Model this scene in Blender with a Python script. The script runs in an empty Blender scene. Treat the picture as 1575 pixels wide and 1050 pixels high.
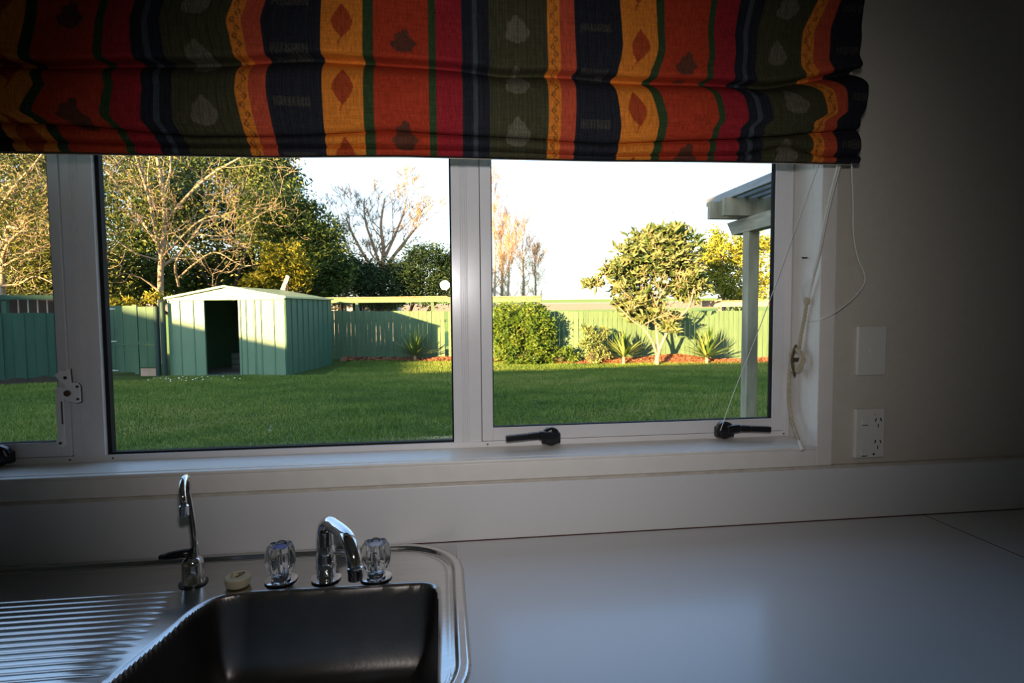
import bpy, bmesh, math, random
import numpy as np
from mathutils import Vector, Matrix

S = bpy.context.scene
COL = S.collection
PI = math.pi
random.seed(7)
RNG = np.random.default_rng(7)

# ------------------------------------------------------------------ camera, world, sun, flash, exposure
CAM = np.array([0.0, -1.19, 1.39])
YAW, PITCH, ROLL, FPX = 0.12213, 0.05588, -0.007986, 865.4
_f = np.array([math.sin(YAW)*math.cos(PITCH), math.cos(YAW)*math.cos(PITCH), -math.sin(PITCH)])
_r = np.array([math.cos(YAW), -math.sin(YAW), 0.0])
_u = np.cross(_r, _f)
_c, _s = math.cos(ROLL), math.sin(ROLL)
_r, _u = _c*_r + _s*_u, -_s*_r + _c*_u
cam = bpy.data.cameras.new('camera')
cam.sensor_width = 36.0
cam.lens = FPX/1575*36.0
cam.clip_start, cam.clip_end = 0.02, 2000
camo = bpy.data.objects.new('camera', cam)
camo.matrix_world = Matrix(((_r[0], _u[0], -_f[0], CAM[0]), (_r[1], _u[1], -_f[1], CAM[1]), (_r[2], _u[2], -_f[2], CAM[2]), (0, 0, 0, 1)))
COL.objects.link(camo)
S.camera = camo

S.view_settings.view_transform = 'Standard'
S.view_settings.look = 'None'
S.view_settings.gamma = 1.0
S.view_settings.exposure = 0.0
S.view_settings.use_curve_mapping = False

SUN_AZ, SUN_EL = math.radians(44.0), math.radians(9.2)
LIGHT_DIR = Vector((math.sin(SUN_AZ)*math.cos(SUN_EL), math.cos(SUN_AZ)*math.cos(SUN_EL), -math.sin(SUN_EL)))
sun = bpy.data.lights.new('sun', 'SUN')
sun.energy = 40.0
sun.color = (1.0, 0.62, 0.27)
sun.angle = math.radians(0.6)
suno = bpy.data.objects.new('sun', sun)
suno.rotation_euler = LIGHT_DIR.to_track_quat('-Z', 'Y').to_euler()
suno.location = (-30, -30, 20)
COL.objects.link(suno)

flash = bpy.data.lights.new('camera_flash', 'SPOT')
flash.energy = 24.0
flash.color = (1.0, 0.95, 0.94)
flash.shadow_soft_size = 0.022
flash.spot_size = math.radians(94)
flash.spot_blend = 1.0
flasho = bpy.data.objects.new('camera_flash', flash)
flasho.location = (0.012, -1.19, 1.505)
flasho.rotation_euler = Vector((_f[0], _f[1], _f[2]-0.03)).to_track_quat('-Z', 'Y').to_euler()
flasho.scale = (1.0, 0.88, 1.0)      # a flash head throws a wide, low rectangle of light
COL.objects.link(flasho)

W = bpy.data.worlds.new('world')
S.world = W
W.use_nodes = True
wn, wl = W.node_tree.nodes, W.node_tree.links
wn.clear()
wo = wn.new('ShaderNodeOutputWorld'); wb = wn.new('ShaderNodeBackground')
wl.new(wb.outputs[0], wo.inputs[0])
sky = wn.new('ShaderNodeTexSky')
sky.sky_type = 'NISHITA'
sky.sun_disc = False
sky.sun_elevation = math.radians(14)
sky.sun_rotation = PI + SUN_AZ
sky.air_density = 1.0; sky.dust_density = 0.6; sky.ozone_density = 1.2
tc = wn.new('ShaderNodeTexCoord')
sep = wn.new('ShaderNodeSeparateXYZ'); wl.new(tc.outputs['Generated'], sep.inputs[0])
mp = wn.new('ShaderNodeMapping'); mp.inputs['Scale'].default_value = (1.6, 1.6, 5.0)
wl.new(tc.outputs['Generated'], mp.inputs[0])
nz = wn.new('ShaderNodeTexNoise'); nz.inputs['Scale'].default_value = 1.7; nz.inputs['Detail'].default_value = 6
wl.new(mp.outputs[0], nz.inputs[0])
cr = wn.new('ShaderNodeMapRange'); cr.inputs[1].default_value = 0.42; cr.inputs[2].default_value = 0.68
cr.inputs[3].default_value = 0.0; cr.inputs[4].default_value = 0.35
wl.new(nz.outputs[0], cr.inputs[0])
hz = wn.new('ShaderNodeMapRange'); hz.inputs[1].default_value = 0.0; hz.inputs[2].default_value = 0.42
hz.inputs[3].default_value = 0.85; hz.inputs[4].default_value = 0.0
wl.new(sep.outputs[2], hz.inputs[0])
mx_ = wn.new('ShaderNodeMath'); mx_.operation = 'MAXIMUM'
wl.new(cr.outputs[0], mx_.inputs[0]); wl.new(hz.outputs[0], mx_.inputs[1])
sc = wn.new('ShaderNodeMix'); sc.data_type = 'RGBA'; sc.blend_type = 'MULTIPLY'
sc.inputs[0].default_value = 1.0
sc.inputs[7].default_value = (0.46, 0.50, 0.54, 1)
wl.new(sky.outputs[0], sc.inputs[6])
mixc = wn.new('ShaderNodeMix'); mixc.data_type = 'RGBA'
mixc.inputs[7].default_value = (0.98, 1.0, 1.04, 1)
wl.new(mx_.outputs[0], mixc.inputs[0]); wl.new(sc.outputs[2], mixc.inputs[6])
wl.new(mixc.outputs[2], wb.inputs[0])
wb.inputs[1].default_value = 1.25

# ------------------------------------------------------------------ helpers
def at(px, py, y):
    """point of the world at depth y (metres beyond the window wall) seen at a place of the photograph"""
    d = _f + _r*((px-787.5)/FPX) - _u*((py-525)/FPX)
    p = CAM + d*((y-CAM[1])/d[1])
    return (float(p[0]), float(p[1]), float(p[2]))

MATS = {}
def mat(name, col, rough=0.5, metal=0.0, var=0.0, scale=12.0, bump=0.0, bscale=None, stretch=(1, 1, 1), spec=0.5, col2=None, attr=None, trans=0.0, aniso=0.0):
    m = bpy.data.materials.new(name); m.use_nodes = True
    n, l = m.node_tree.nodes, m.node_tree.links
    b = n['Principled BSDF']
    b.inputs['Roughness'].default_value = rough
    b.inputs['Metallic'].default_value = metal
    b.inputs['Specular IOR Level'].default_value = spec
    b.inputs['Base Color'].default_value = (*col, 1)
    if aniso: b.inputs['Anisotropic'].default_value = aniso
    if trans:
        b.inputs['Transmission Weight'].default_value = trans
    vec = None
    if var or bump or col2:
        t = n.new('ShaderNodeTexCoord'); mpn = n.new('ShaderNodeMapping')
        mpn.inputs['Scale'].default_value = stretch
        l.new(t.outputs['Object'], mpn.inputs[0]); vec = mpn.outputs[0]
    if var or col2:
        nn = n.new('ShaderNodeTexNoise'); nn.inputs['Scale'].default_value = scale; nn.inputs['Detail'].default_value = 5
        l.new(vec, nn.inputs[0])
        mr = n.new('ShaderNodeMapRange'); mr.inputs[1].default_value = 0.3; mr.inputs[2].default_value = 0.7
        l.new(nn.outputs[0], mr.inputs[0])
        mx = n.new('ShaderNodeMix'); mx.data_type = 'RGBA'
        a = tuple(max(0, c*(1-var)) for c in col); c2 = col2 or tuple(min(1, c*(1+var)) for c in col)
        mx.inputs[6].default_value = (*(a if not col2 else col), 1); mx.inputs[7].default_value = (*c2, 1)
        l.new(mr.outputs[0], mx.inputs[0])
        l.new(mx.outputs[2], b.inputs['Base Color'])
    if attr:
        an = n.new('ShaderNodeAttribute'); an.attribute_name = attr[0]
        rp = n.new('ShaderNodeValToRGB')
        el = rp.color_ramp.elements
        cols = attr[1]
        el[0].position = 0; el[0].color = (*cols[0], 1); el[1].position = 1; el[1].color = (*cols[-1], 1)
        for i, cc in enumerate(cols[1:-1]):
            e = el.new((i+1)/(len(cols)-1)); e.color = (*cc, 1)
        l.new(an.outputs['Fac'], rp.inputs[0]); l.new(rp.outputs[0], b.inputs['Base Color'])
    if bump:
        bn = n.new('ShaderNodeTexNoise'); bn.inputs['Scale'].default_value = bscale or scale; bn.inputs['Detail'].default_value = 4
        l.new(vec, bn.inputs[0])
        bp = n.new('ShaderNodeBump'); bp.inputs['Strength'].default_value = bump; bp.inputs['Distance'].default_value = 0.01
        l.new(bn.outputs[0], bp.inputs['Height']); l.new(bp.outputs[0], b.inputs['Normal'])
    MATS[name] = m
    return m

def leaf_mat(name, cols, rough=0.55, tl=0.25):
    m = mat(name, cols[0], rough=rough, attr=('rnd', cols), spec=0.3)
    n, l = m.node_tree.nodes, m.node_tree.links
    b = n['Principled BSDF']; o = n['Material Output']
    src = b.inputs['Base Color'].links[0].from_socket
    t = n.new('ShaderNodeBsdfTranslucent'); l.new(src, t.inputs[0])
    mx = n.new('ShaderNodeMixShader'); mx.inputs[0].default_value = tl
    l.new(b.outputs[0], mx.inputs[1]); l.new(t.outputs[0], mx.inputs[2]); l.new(mx.outputs[0], o.inputs[0])
    return m

def glass_mat(name):
    m = bpy.data.materials.new(name); m.use_nodes = True
    n, l = m.node_tree.nodes, m.node_tree.links
    n.clear()
    o = n.new('ShaderNodeOutputMaterial'); t = n.new('ShaderNodeBsdfTransparent'); g = n.new('ShaderNodeBsdfGlossy')
    t.inputs[0].default_value = (0.985, 0.99, 0.985, 1)
    g.inputs['Roughness'].default_value = 0.0
    fr = n.new('ShaderNodeFresnel')
    gg = n.new('ShaderNodeNewGeometry'); io = n.new('ShaderNodeMapRange')      # same 4 per cent on both faces of the thin sheet
    io.inputs[3].default_value = 1.5; io.inputs[4].default_value = 1/1.5
    l.new(gg.outputs['Backfacing'], io.inputs[0]); l.new(io.outputs[0], fr.inputs[0])
    mx = n.new('ShaderNodeMixShader')
    l.new(fr.outputs[0], mx.inputs[0]); l.new(t.outputs[0], mx.inputs[1]); l.new(g.outputs[0], mx.inputs[2]); l.new(mx.outputs[0], o.inputs[0])
    return m

ORG = {}
def setp(o, label=None, cat=None, group=None, kind=None):
    if label: o['label'] = label
    if cat: o['category'] = cat
    if group: o['group'] = group
    if kind: o['kind'] = kind
    return o

def thing(name, label, cat, loc=(0, 0, 0), group=None, kind=None):
    e = bpy.data.objects.new(name, None)
    e.empty_display_size = 0.1
    e.location = loc
    COL.objects.link(e)
    ORG[e] = Vector(loc)
    return setp(e, label, cat, group, kind)

class MB:
    def __init__(s):
        s.v = []; s.f = []
    def add(s, vs, fs):
        k = len(s.v); s.v += [tuple(p) for p in vs]; s.f += [tuple(i+k for i in f) for f in fs]
        return s
    def box(s, x0, x1, y0, y1, z0, z1):
        return s.add([(x0, y0, z0), (x1, y0, z0), (x1, y1, z0), (x0, y1, z0), (x0, y0, z1), (x1, y0, z1), (x1, y1, z1), (x0, y1, z1)],
                     [(0, 3, 2, 1), (4, 5, 6, 7), (0, 1, 5, 4), (1, 2, 6, 5), (2, 3, 7, 6), (3, 0, 4, 7)])
    def hexa(s, b, t):
        """bottom ring of 4 points (counter-clockwise from above), top ring of 4"""
        return s.add(list(b)+list(t), [(0, 3, 2, 1), (4, 5, 6, 7), (0, 1, 5, 4), (1, 2, 6, 5), (2, 3, 7, 6), (3, 0, 4, 7)])
    def bar(s, a, b, w, h, up=(0, 0, 1)):
        a, b = Vector(a), Vector(b); d = (b-a).normalized(); u = Vector(up)
        r = d.cross(u)
        if r.length < 1e-5: r = d.cross(Vector((1, 0, 0)))
        r.normalize(); u = r.cross(d)
        q = [a - r*w/2 - u*h/2, a + r*w/2 - u*h/2, a + r*w/2 + u*h/2, a - r*w/2 + u*h/2]
        q2 = [p + (b-a) for p in q]
        return s.add(q+q2, [(0, 1, 2, 3), (7, 6, 5, 4), (0, 4, 5, 1), (1, 5, 6, 2), (2, 6, 7, 3), (3, 7, 4, 0)])
    def prism(s, pts, d):
        """closed outline pts pushed along vector d"""
        n = len(pts); d = Vector(d)
        vs = [Vector(p) for p in pts] + [Vector(p)+d for p in pts]
        return s.add(vs, [tuple(range(n)), tuple(range(2*n-1, n-1, -1))] + [(i, i+n, (i+1) % n+n, (i+1) % n) for i in range(n)])
    def tube(s, pts, r, n=8, cap=True):
        pts = [Vector(p) for p in pts]
        rs = r if hasattr(r, '__len__') else [r]*len(pts)
        t = (pts[1]-pts[0]).normalized()
        x = t.orthogonal().normalized()
        rings = []
        for i, p in enumerate(pts):
            if i == 0: t2 = t
            elif i == len(pts)-1: t2 = (pts[i]-pts[i-1]).normalized()
            else:
                t2 = (pts[i+1]-pts[i-1])
                t2 = t2.normalized() if t2.length > 1e-9 else t
            x = (x - t2*x.dot(t2)).normalized(); y = t2.cross(x)
            rings.append([p + (x*math.cos(2*PI*k/n) + y*math.sin(2*PI*k/n))*rs[i] for k in range(n)])
        vs = [q for rg in rings for q in rg]
        fs = [(i*n+k, i*n+(k+1) % n, (i+1)*n+(k+1) % n, (i+1)*n+k) for i in range(len(pts)-1) for k in range(n)]
        if cap:
            fs += [tuple(range(n-1, -1, -1)), tuple((len(pts)-1)*n+k for k in range(n))]
        return s.add(vs, fs)
    def lathe(s, prof, c, n=28, axis=(0, 0, 1), lobes=0, amp=0.0, cap=True):
        """prof: list of (radius, height) along axis from c"""
        ax = Vector(axis).normalized(); x = ax.orthogonal().normalized(); y = ax.cross(x); c = Vector(c)
        vs = []
        for (r, h) in prof:
            for k in range(n):
                a = 2*PI*k/n
                rr = r*(1 - amp*(0.5-0.5*math.cos(lobes*a))**2) if lobes else r
                vs.append(c + ax*h + (x*math.cos(a) + y*math.sin(a))*rr)
        m = len(prof)
        fs = [(i*n+k, i*n+(k+1) % n, (i+1)*n+(k+1) % n, (i+1)*n+k) for i in range(m-1) for k in range(n)]
        if cap: fs += [tuple(range(n-1, -1, -1)), tuple((m-1)*n+k for k in range(n))]
        return s.add(vs, fs)
    def build(s, name, m, parent=None, smooth=False, bev=0.0, seg=2, **tags):
        me = bpy.data.meshes.new(name)
        org = Vector((0, 0, 0))
        if parent is not None: org = ORG[parent]
        else:
            a = np.array(s.v); lo, hi = a.min(0), a.max(0)
            org = Vector(((lo[0]+hi[0])/2, (lo[1]+hi[1])/2, lo[2]))
        me.from_pydata([tuple(Vector(p)-org) for p in s.v], [], s.f)
        me.validate(); me.update()
        if smooth:
            me.polygons.foreach_set('use_smooth', [True]*len(me.polygons))
            if smooth == 'auto': me.set_sharp_from_angle(angle=math.radians(40))
        return link(name, me, m, parent, org, bev, seg, **tags)

def link(name, me, m, parent, org, bev=0.0, seg=2, **tags):
    if m is not None: me.materials.append(m)
    o = bpy.data.objects.new(name, me)
    COL.objects.link(o)
    ORG[o] = Vector(org)
    if parent is not None:
        o.parent = parent
    else:
        o.location = org
    if bev:
        md = o.modifiers.new('bevel', 'BEVEL'); md.width = bev; md.segments = seg; md.limit_method = 'ANGLE'
        md.angle_limit = math.radians(40)
    return setp(o, **tags)

def np_mesh(name, V, F, m, parent=None, smooth=False, attr=None, color=None, **tags):
    """V (n,3) array, F (k,3 or 4) array"""
    V = np.asarray(V, dtype=np.float64); F = np.asarray(F, dtype=np.int64)
    if parent is not None: org = ORG[parent]
    else:
        lo, hi = V.min(0), V.max(0); org = Vector(((lo[0]+hi[0])/2, (lo[1]+hi[1])/2, lo[2]))
    V = V - np.array(org)
    me = bpy.data.meshes.new(name)
    me.vertices.add(len(V)); me.vertices.foreach_set('co', V.astype(np.float32).ravel())
    k = F.shape[1]
    me.loops.add(F.size); me.loops.foreach_set('vertex_index', F.astype(np.int32).ravel())
    me.polygons.add(len(F))
    me.polygons.foreach_set('loop_start', np.arange(0, F.size, k, dtype=np.int32))
    me.polygons.foreach_set('loop_total', np.full(len(F), k, dtype=np.int32))
    me.update(calc_edges=True)
    me.polygons.foreach_set('use_smooth', np.full(len(F), bool(smooth)))
    if attr is not None:
        a = me.attributes.new('rnd', 'FLOAT', 'POINT'); a.data.foreach_set('value', np.asarray(attr, dtype=np.float32))
    if color is not None:
        a = me.color_attributes.new('print', 'FLOAT_COLOR', 'POINT')
        c4 = np.ones((len(V), 4), dtype=np.float32); c4[:, :3] = color
        a.data.foreach_set('color', c4.ravel())
    return link(name, me, m, parent, org, **tags)

def spline(pts, k=8):
    P = [Vector(p) for p in pts]; P = [P[0]*2-P[1]] + P + [P[-1]*2-P[-2]]
    out = []
    for i in range(1, len(P)-2):
        for j in range(k):
            t = j/k; a, b_, c, d = P[i-1], P[i], P[i+1], P[i+2]
            out.append(0.5*((2*b_) + (c-a)*t + (2*a-5*b_+4*c-d)*t*t + (3*b_-a-3*c+d)*t**3))
    out.append(P[-2]); return out
def copy_tree(o, parent=None):
    c = o.copy(); COL.objects.link(c)
    if parent is not None: c.parent = parent
    for ch in list(o.children): copy_tree(ch, c)
    return c

# ------------------------------------------------------------------ materials
M = {}
M['wall'] = mat('wall_paint', (0.60, 0.55, 0.47), 0.85, var=0.03, scale=60, bump=0.03, bscale=400)
M['ceiling'] = mat('ceiling_paint', (0.75, 0.74, 0.70), 0.9, var=0.02)
M['trim'] = mat('gloss_trim_paint', (0.78, 0.75, 0.70), 0.40, var=0.03, scale=30, bump=0.02, bscale=60)
M['alu'] = mat('white_powdercoat', (0.74, 0.73, 0.74), 0.24, var=0.02, scale=40)
M['gasket'] = mat('black_gasket', (0.010, 0.010, 0.011), 0.7, spec=0.2)
M['black'] = mat('black_plastic', (0.012, 0.012, 0.013), 0.28)
M['screw'] = mat('screw_steel', (0.12, 0.11, 0.10), 0.4, metal=0.8)
M['glass'] = glass_mat('window_glass')
M['laminate'] = mat('white_laminate', (0.66, 0.66, 0.67), 0.26, var=0.015, scale=300, bump=0.006, bscale=700, spec=1.0)
_b = M['laminate'].node_tree.nodes['Principled BSDF']
_b.inputs['Roughness'].default_value = 0.5; _b.inputs['Coat Weight'].default_value = 0.6; _b.inputs['Coat Roughness'].default_value = 0.2; _b.inputs['Coat IOR'].default_value = 1.55
M['upstand'] = mat('upstand_laminate', (0.70, 0.70, 0.70), 0.38, var=0.015, scale=300)
M['joint'] = mat('brown_joint_edge', (0.13, 0.06, 0.05), 0.6)
M['sealant'] = mat('aged_sealant', (0.56, 0.51, 0.43), 0.6, var=0.15, scale=30)
M['steel'] = mat('brushed_stainless', (0.60, 0.59, 0.575), 0.20, metal=1.0, var=0.05, scale=18, stretch=(1, 8, 8), bump=0.006, bscale=90)
M['bowl'] = mat('shade_darkened_bowl_steel', (0.22, 0.205, 0.19), 0.33, metal=1.0, var=0.10, scale=14, bump=0.03, bscale=120)  # base colour darkened to stand for the dim room the bowl reflects
M['chrome'] = mat('chrome', (0.80, 0.80, 0.82), 0.06, metal=1.0)
M['acrylic'] = mat('clear_acrylic', (0.97, 0.98, 0.98), 0.03, trans=1.0)
M['cap_blue'] = mat('blue_cap', (0.10, 0.13, 0.42), 0.25)
M['cap_pale'] = mat('pale_cap', (0.45, 0.48, 0.62), 0.25)
M['cream'] = mat('cream_rubber', (0.62, 0.55, 0.36), 0.5, var=0.08, scale=60)
M['plastic'] = mat('white_switch_plastic', (0.72, 0.70, 0.64), 0.35)
M['slot'] = mat('dark_slot', (0.02, 0.02, 0.02), 0.6)
M['cord'] = mat('blind_cord_cotton', (0.50, 0.43, 0.30), 0.85, var=0.2, scale=300, bump=0.3, bscale=500)
M['string'] = mat('white_string', (0.75, 0.73, 0.68), 0.7)
M['bronze'] = mat('tarnished_cleat', (0.10, 0.07, 0.04), 0.5, metal=0.4)
M['floor'] = mat('vinyl_floor', (0.28, 0.22, 0.16), 0.5, var=0.1, scale=8)
M['cab'] = mat('cabinet_white', (0.6, 0.58, 0.54), 0.5)
M['roof'] = mat('roof_iron', (0.16, 0.10, 0.09), 0.6, var=0.1)
M['weatherboard'] = mat('weatherboard_paint', (0.6, 0.58, 0.52), 0.7, var=0.04)
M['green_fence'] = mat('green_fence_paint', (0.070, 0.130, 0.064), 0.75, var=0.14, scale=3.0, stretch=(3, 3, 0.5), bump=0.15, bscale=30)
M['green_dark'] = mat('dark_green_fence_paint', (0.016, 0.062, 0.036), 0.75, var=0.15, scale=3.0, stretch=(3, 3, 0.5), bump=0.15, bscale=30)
M['green_gate'] = mat('gate_green_paint', (0.048, 0.110, 0.058), 0.75, var=0.14, scale=3.0, stretch=(3, 3, 0.5), bump=0.15, bscale=30)
M['green_post'] = mat('dark_green_post_paint', (0.008, 0.036, 0.022), 0.7, var=0.15, scale=5)
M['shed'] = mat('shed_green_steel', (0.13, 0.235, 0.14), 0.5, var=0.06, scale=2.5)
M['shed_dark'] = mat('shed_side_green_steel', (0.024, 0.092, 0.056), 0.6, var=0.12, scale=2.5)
M['shed_roof'] = mat('shed_roof_steel', (0.34, 0.42, 0.22), 0.4, var=0.06, scale=2.5)
M['shed_in'] = mat('shed_interior', (0.10, 0.09, 0.07), 0.8, var=0.2)
M['raw_wood'] = mat('raw_timber', (0.40, 0.28, 0.19), 0.8, var=0.15, scale=8)
M['rail_rust'] = mat('lichen_rail_top', (0.40, 0.24, 0.12), 0.85, var=0.2, scale=8)
M['grey_wood'] = mat('weathered_timber', (0.34, 0.30, 0.20), 0.85, var=0.38, scale=9, stretch=(1, 1, 0.3), bump=0.2, bscale=40)
M['grey_wood_y'] = mat('weathered_beam_timber', (0.34, 0.31, 0.23), 0.85, var=0.32, scale=9, stretch=(4, 0.5, 4), bump=0.25, bscale=30)
M['slat_wood'] = mat('silver_slat_timber', (0.26, 0.28, 0.29), 0.85, var=0.2, scale=9, stretch=(4, 0.5, 4))
M['bark_pale'] = mat('pale_bark', (0.31, 0.235, 0.155), 0.85, var=0.25, scale=4)
M['bark_grey'] = mat('grey_bark', (0.30, 0.25, 0.20), 0.9, var=0.25, scale=4)
M['bark_dark'] = mat('dark_bark', (0.10, 0.075, 0.055), 0.9, var=0.25, scale=4)
M['bark_orange'] = mat('warm_bark', (0.42, 0.27, 0.17), 0.85, var=0.25, scale=4)
M['twig_far'] = mat('warm_far_twigs', (0.38, 0.245, 0.145), 0.9, var=0.25, scale=3)
M['mulch'] = mat('bark_mulch', (0.22, 0.09, 0.05), 0.95, var=0.4, scale=25, bump=0.5, bscale=60)
M['white_paint'] = mat('white_weatherboard', (0.62, 0.63, 0.65), 0.6)
M['bucket'] = mat('grey_plastic_drum', (0.34, 0.36, 0.36), 0.5, var=0.1)

# ------------------------------------------------------------------ the room shell
GZ = -0.25          # garden ground level; the kitchen floor is at 0
WX0, WX1, WZ0, WZ1 = -1.575, 0.847, 1.062, 2.06     # window opening in the wall
def struct(name, mb, m, label=None, **k):
    o = mb.build(name, m, **k); o['kind'] = 'structure'
    if label: o['label'] = label
    return o
RX0, RX1, RY0 = -2.4, 1.74, -3.2
b = MB()
b.box(RX0-0.1, WX0, 0, 0.14, 0.002, 2.4); b.box(WX1+0.018, RX1+0.1, 0, 0.14, 0.002, 2.4)
b.box(WX0, WX1+0.018, 0, 0.14, 0.002, WZ0-0.02); b.box(WX0, WX1+0.018, 0, 0.14, WZ1, 2.4)
struct('wall_back', b, M['wall'], 'beige painted kitchen wall around the window')
struct('floor', MB().box(RX0-0.1, RX1+0.1, RY0-0.1, 0.14, -0.1, 0.0), M['floor'], 'dim vinyl kitchen floor')
struct('ceiling', MB().box(RX0-0.1, RX1+0.1, RY0-0.1, 0.14, 2.4, 2.46), M['ceiling'], 'off-white kitchen ceiling')
struct('wall_left', MB().box(RX0-0.1, RX0, RY0, 0, 0.002, 2.4), M['wall'], 'beige kitchen wall at the drainer end')
struct('wall_right', MB().box(RX1, RX1+0.1, RY0, 0, 0.002, 2.4), M['wall'], 'beige kitchen wall beside the bench return')
struct('wall_front', MB().box(RX0-0.1, RX1+0.1, RY0-0.1, RY0, 0.002, 2.4), M['wall'], 'beige kitchen wall facing the window')

# the house round the kitchen: long gabled roof and the higher wing beyond its end, whose shade lies over the lawn
b = MB()
hx0, hx1 = -17.2, 5.2
b.prism([(hx0, 0.62, 2.62), (hx0, 0.62, 2.72), (hx0, -4.0, 3.80), (hx0, -8.6, 2.72), (hx0, -8.6, 2.62), (hx0, -4.0, 3.68)], (hx1-hx0, 0, 0))
struct('roof', b, M['roof'], 'low gabled roof over the house with the kitchen')
b = MB()
b.prism([(-9.0, 0.64, 2.73), (-9.0, 0.64, 2.80), (-9.0, -4.0, 3.98), (-9.0, -8.62, 2.80), (-9.0, -8.62, 2.73), (-9.0, -4.0, 3.82)], (14.3, 0, 0))  # unseen second roof layer, raised to keep the sun off the pergola
struct('roof', b, M['roof'], 'unseen raised roof section added to keep the pergola in shade')
b = MB()
b.box(hx0, RX0-0.12, -0.02, 0.14, GZ, 2.62); b.box(RX1+0.12, hx1-0.3, -0.02, 0.14, GZ, 2.62)
b.box(hx0, hx0+0.16, -8.2, 0.0, GZ, 2.62); b.box(hx1-0.46, hx1-0.3, -8.2, 0.0, GZ, 2.62); b.box(hx0, hx1-0.3, -8.2, -8.04, GZ, 2.62)
b.prism([(hx0+0.02, 0.14, 2.62), (hx0+0.02, -8.2, 2.62), (hx0+0.02, -4.0, 3.66)], (0.15, 0, 0))
b.prism([(hx1-0.46, 0.14, 2.62), (hx1-0.46, -8.2, 2.62), (hx1-0.46, -4.0, 3.66)], (0.15, 0, 0))
b.box(RX0-0.1, RX1+0.1, 0.142, 0.16, GZ, WZ0-0.06)
struct('wall_exterior', b, M['weatherboard'], 'painted outside walls of the house')
b = MB()
b.prism([(-17.25, -6.2, GZ), (-17.25, -6.2, 3.62), (-28.5, -6.2, 6.18), (-40, -6.2, 3.62), (-40, -6.2, GZ)], (0, 4.2, 0))
struct('wall_wing', b, M['weatherboard'], 'taller gabled wing at the far end of the house')

# ------------------------------------------------------------------ the window
FY = 0.085
win = thing('window_1', 'wide white aluminium kitchen window in three lights with painted timber surround', None, (0, 0.06, WZ0), kind='structure')
win['kind'] = 'structure'
# timber surround
MB().box(0.845, 0.884, -0.012, 0.02, 1.0275, 2.12).build('architrave', M['trim'], win, bev=0.002)
MB().box(-1.62, 0.845, -0.012, 0.0, 1.0275, 1.066).build('apron', M['trim'], win, bev=0.0015)
MB().box(0.845, 0.863, 0.02, 0.138, 1.062, 2.06).build('jamb', M['trim'], win, bev=0.001)
MB().box(-1.575, 0.845, -0.0165, 0.09, 1.0665, 1.0735).build('sill', M['trim'], win, bev=0.002)
MB().prism([(-1.575, 0.0, 1.0735), (-1.575, 0.088, 1.0735), (-1.575, 0.088, 1.076), (-1.575, 0.0, 1.0745)], (2.418, 0, 0)).build('sill_board', M['trim'], win)
# outer aluminium frame
b = MB()
b.box(-1.57, 0.843, FY+0.004, 0.114, 1.0745, 1.0885)
b.box(0.8225, 0.843, FY+0.004, 0.135, 1.0885, 2.05)
b.box(-1.57, 0.843, FY+0.004, 0.135, 2.03, 2.055); b.box(-1.57, -1.55, FY+0.004, 0.135, 1.0885, 2.03)
b.build('outer_frame', M['alu'], win, bev=0.0012)
MB().box(0.8195, 0.8228, FY+0.010, 0.13, 1.0885, 2.03).build('gasket', M['gasket'], win)
def mullion(x0, x1, flutes):
    prof = [(x0, 0.1135), (x0, FY)]
    for (fx, w, d) in flutes:
        prof += [(fx-w/2, FY), (fx-w/6, FY+d), (fx+w/6, FY+d), (fx+w/2, FY)]
    prof += [(x1, FY), (x1, 0.1135)]
    return MB().prism([(x, y, 1.089) for x, y in prof][::-1], (0, 0, 0.941)).build('mullion', M['alu'], win)
fl = lambda a: [(a+0.020, 0.0025, 0.0018), (a+0.0245, 0.0022, 0.0016), (a+0.029, 0.0022, 0.0016), (a+0.0335, 0.003, 0.002)]
mullion(0.022, 0.0845, fl(0.022))
mullion(-0.7755, -0.7145, [(-0.758+0.004*i, 0.0022, 0.0015) for i in range(5)])
MB().box(0.0838, 0.0868, 0.098, 0.113, 1.0885, 2.03).build('gasket', M['gasket'], win)
MB().box(-0.7775, -0.7750, 0.098, 0.113, 1.0885, 2.03).build('gasket', M['gasket'], win)
MB().box(0.8195, 0.8228, 0.098, 0.113, 1.0885, 2.03).build('gasket', M['gasket'], win)
# middle fixed light: black glazing gasket and pane
b = MB()
b.box(-0.7145, -0.7065, 0.096, 0.1115, 1.0885, 2.03); b.box(0.0185, 0.0218, 0.096, 0.1115, 1.0885, 2.03)
b.box(-0.7065, 0.0185, 0.096, 0.1115, 1.0885, 1.0925)
b.build('gasket', M['gasket'], win)
MB().box(-0.7075, 0.0195, 0.104, 0.109, 1.0915, 2.03).build('pane', M['glass'], win)
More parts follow.
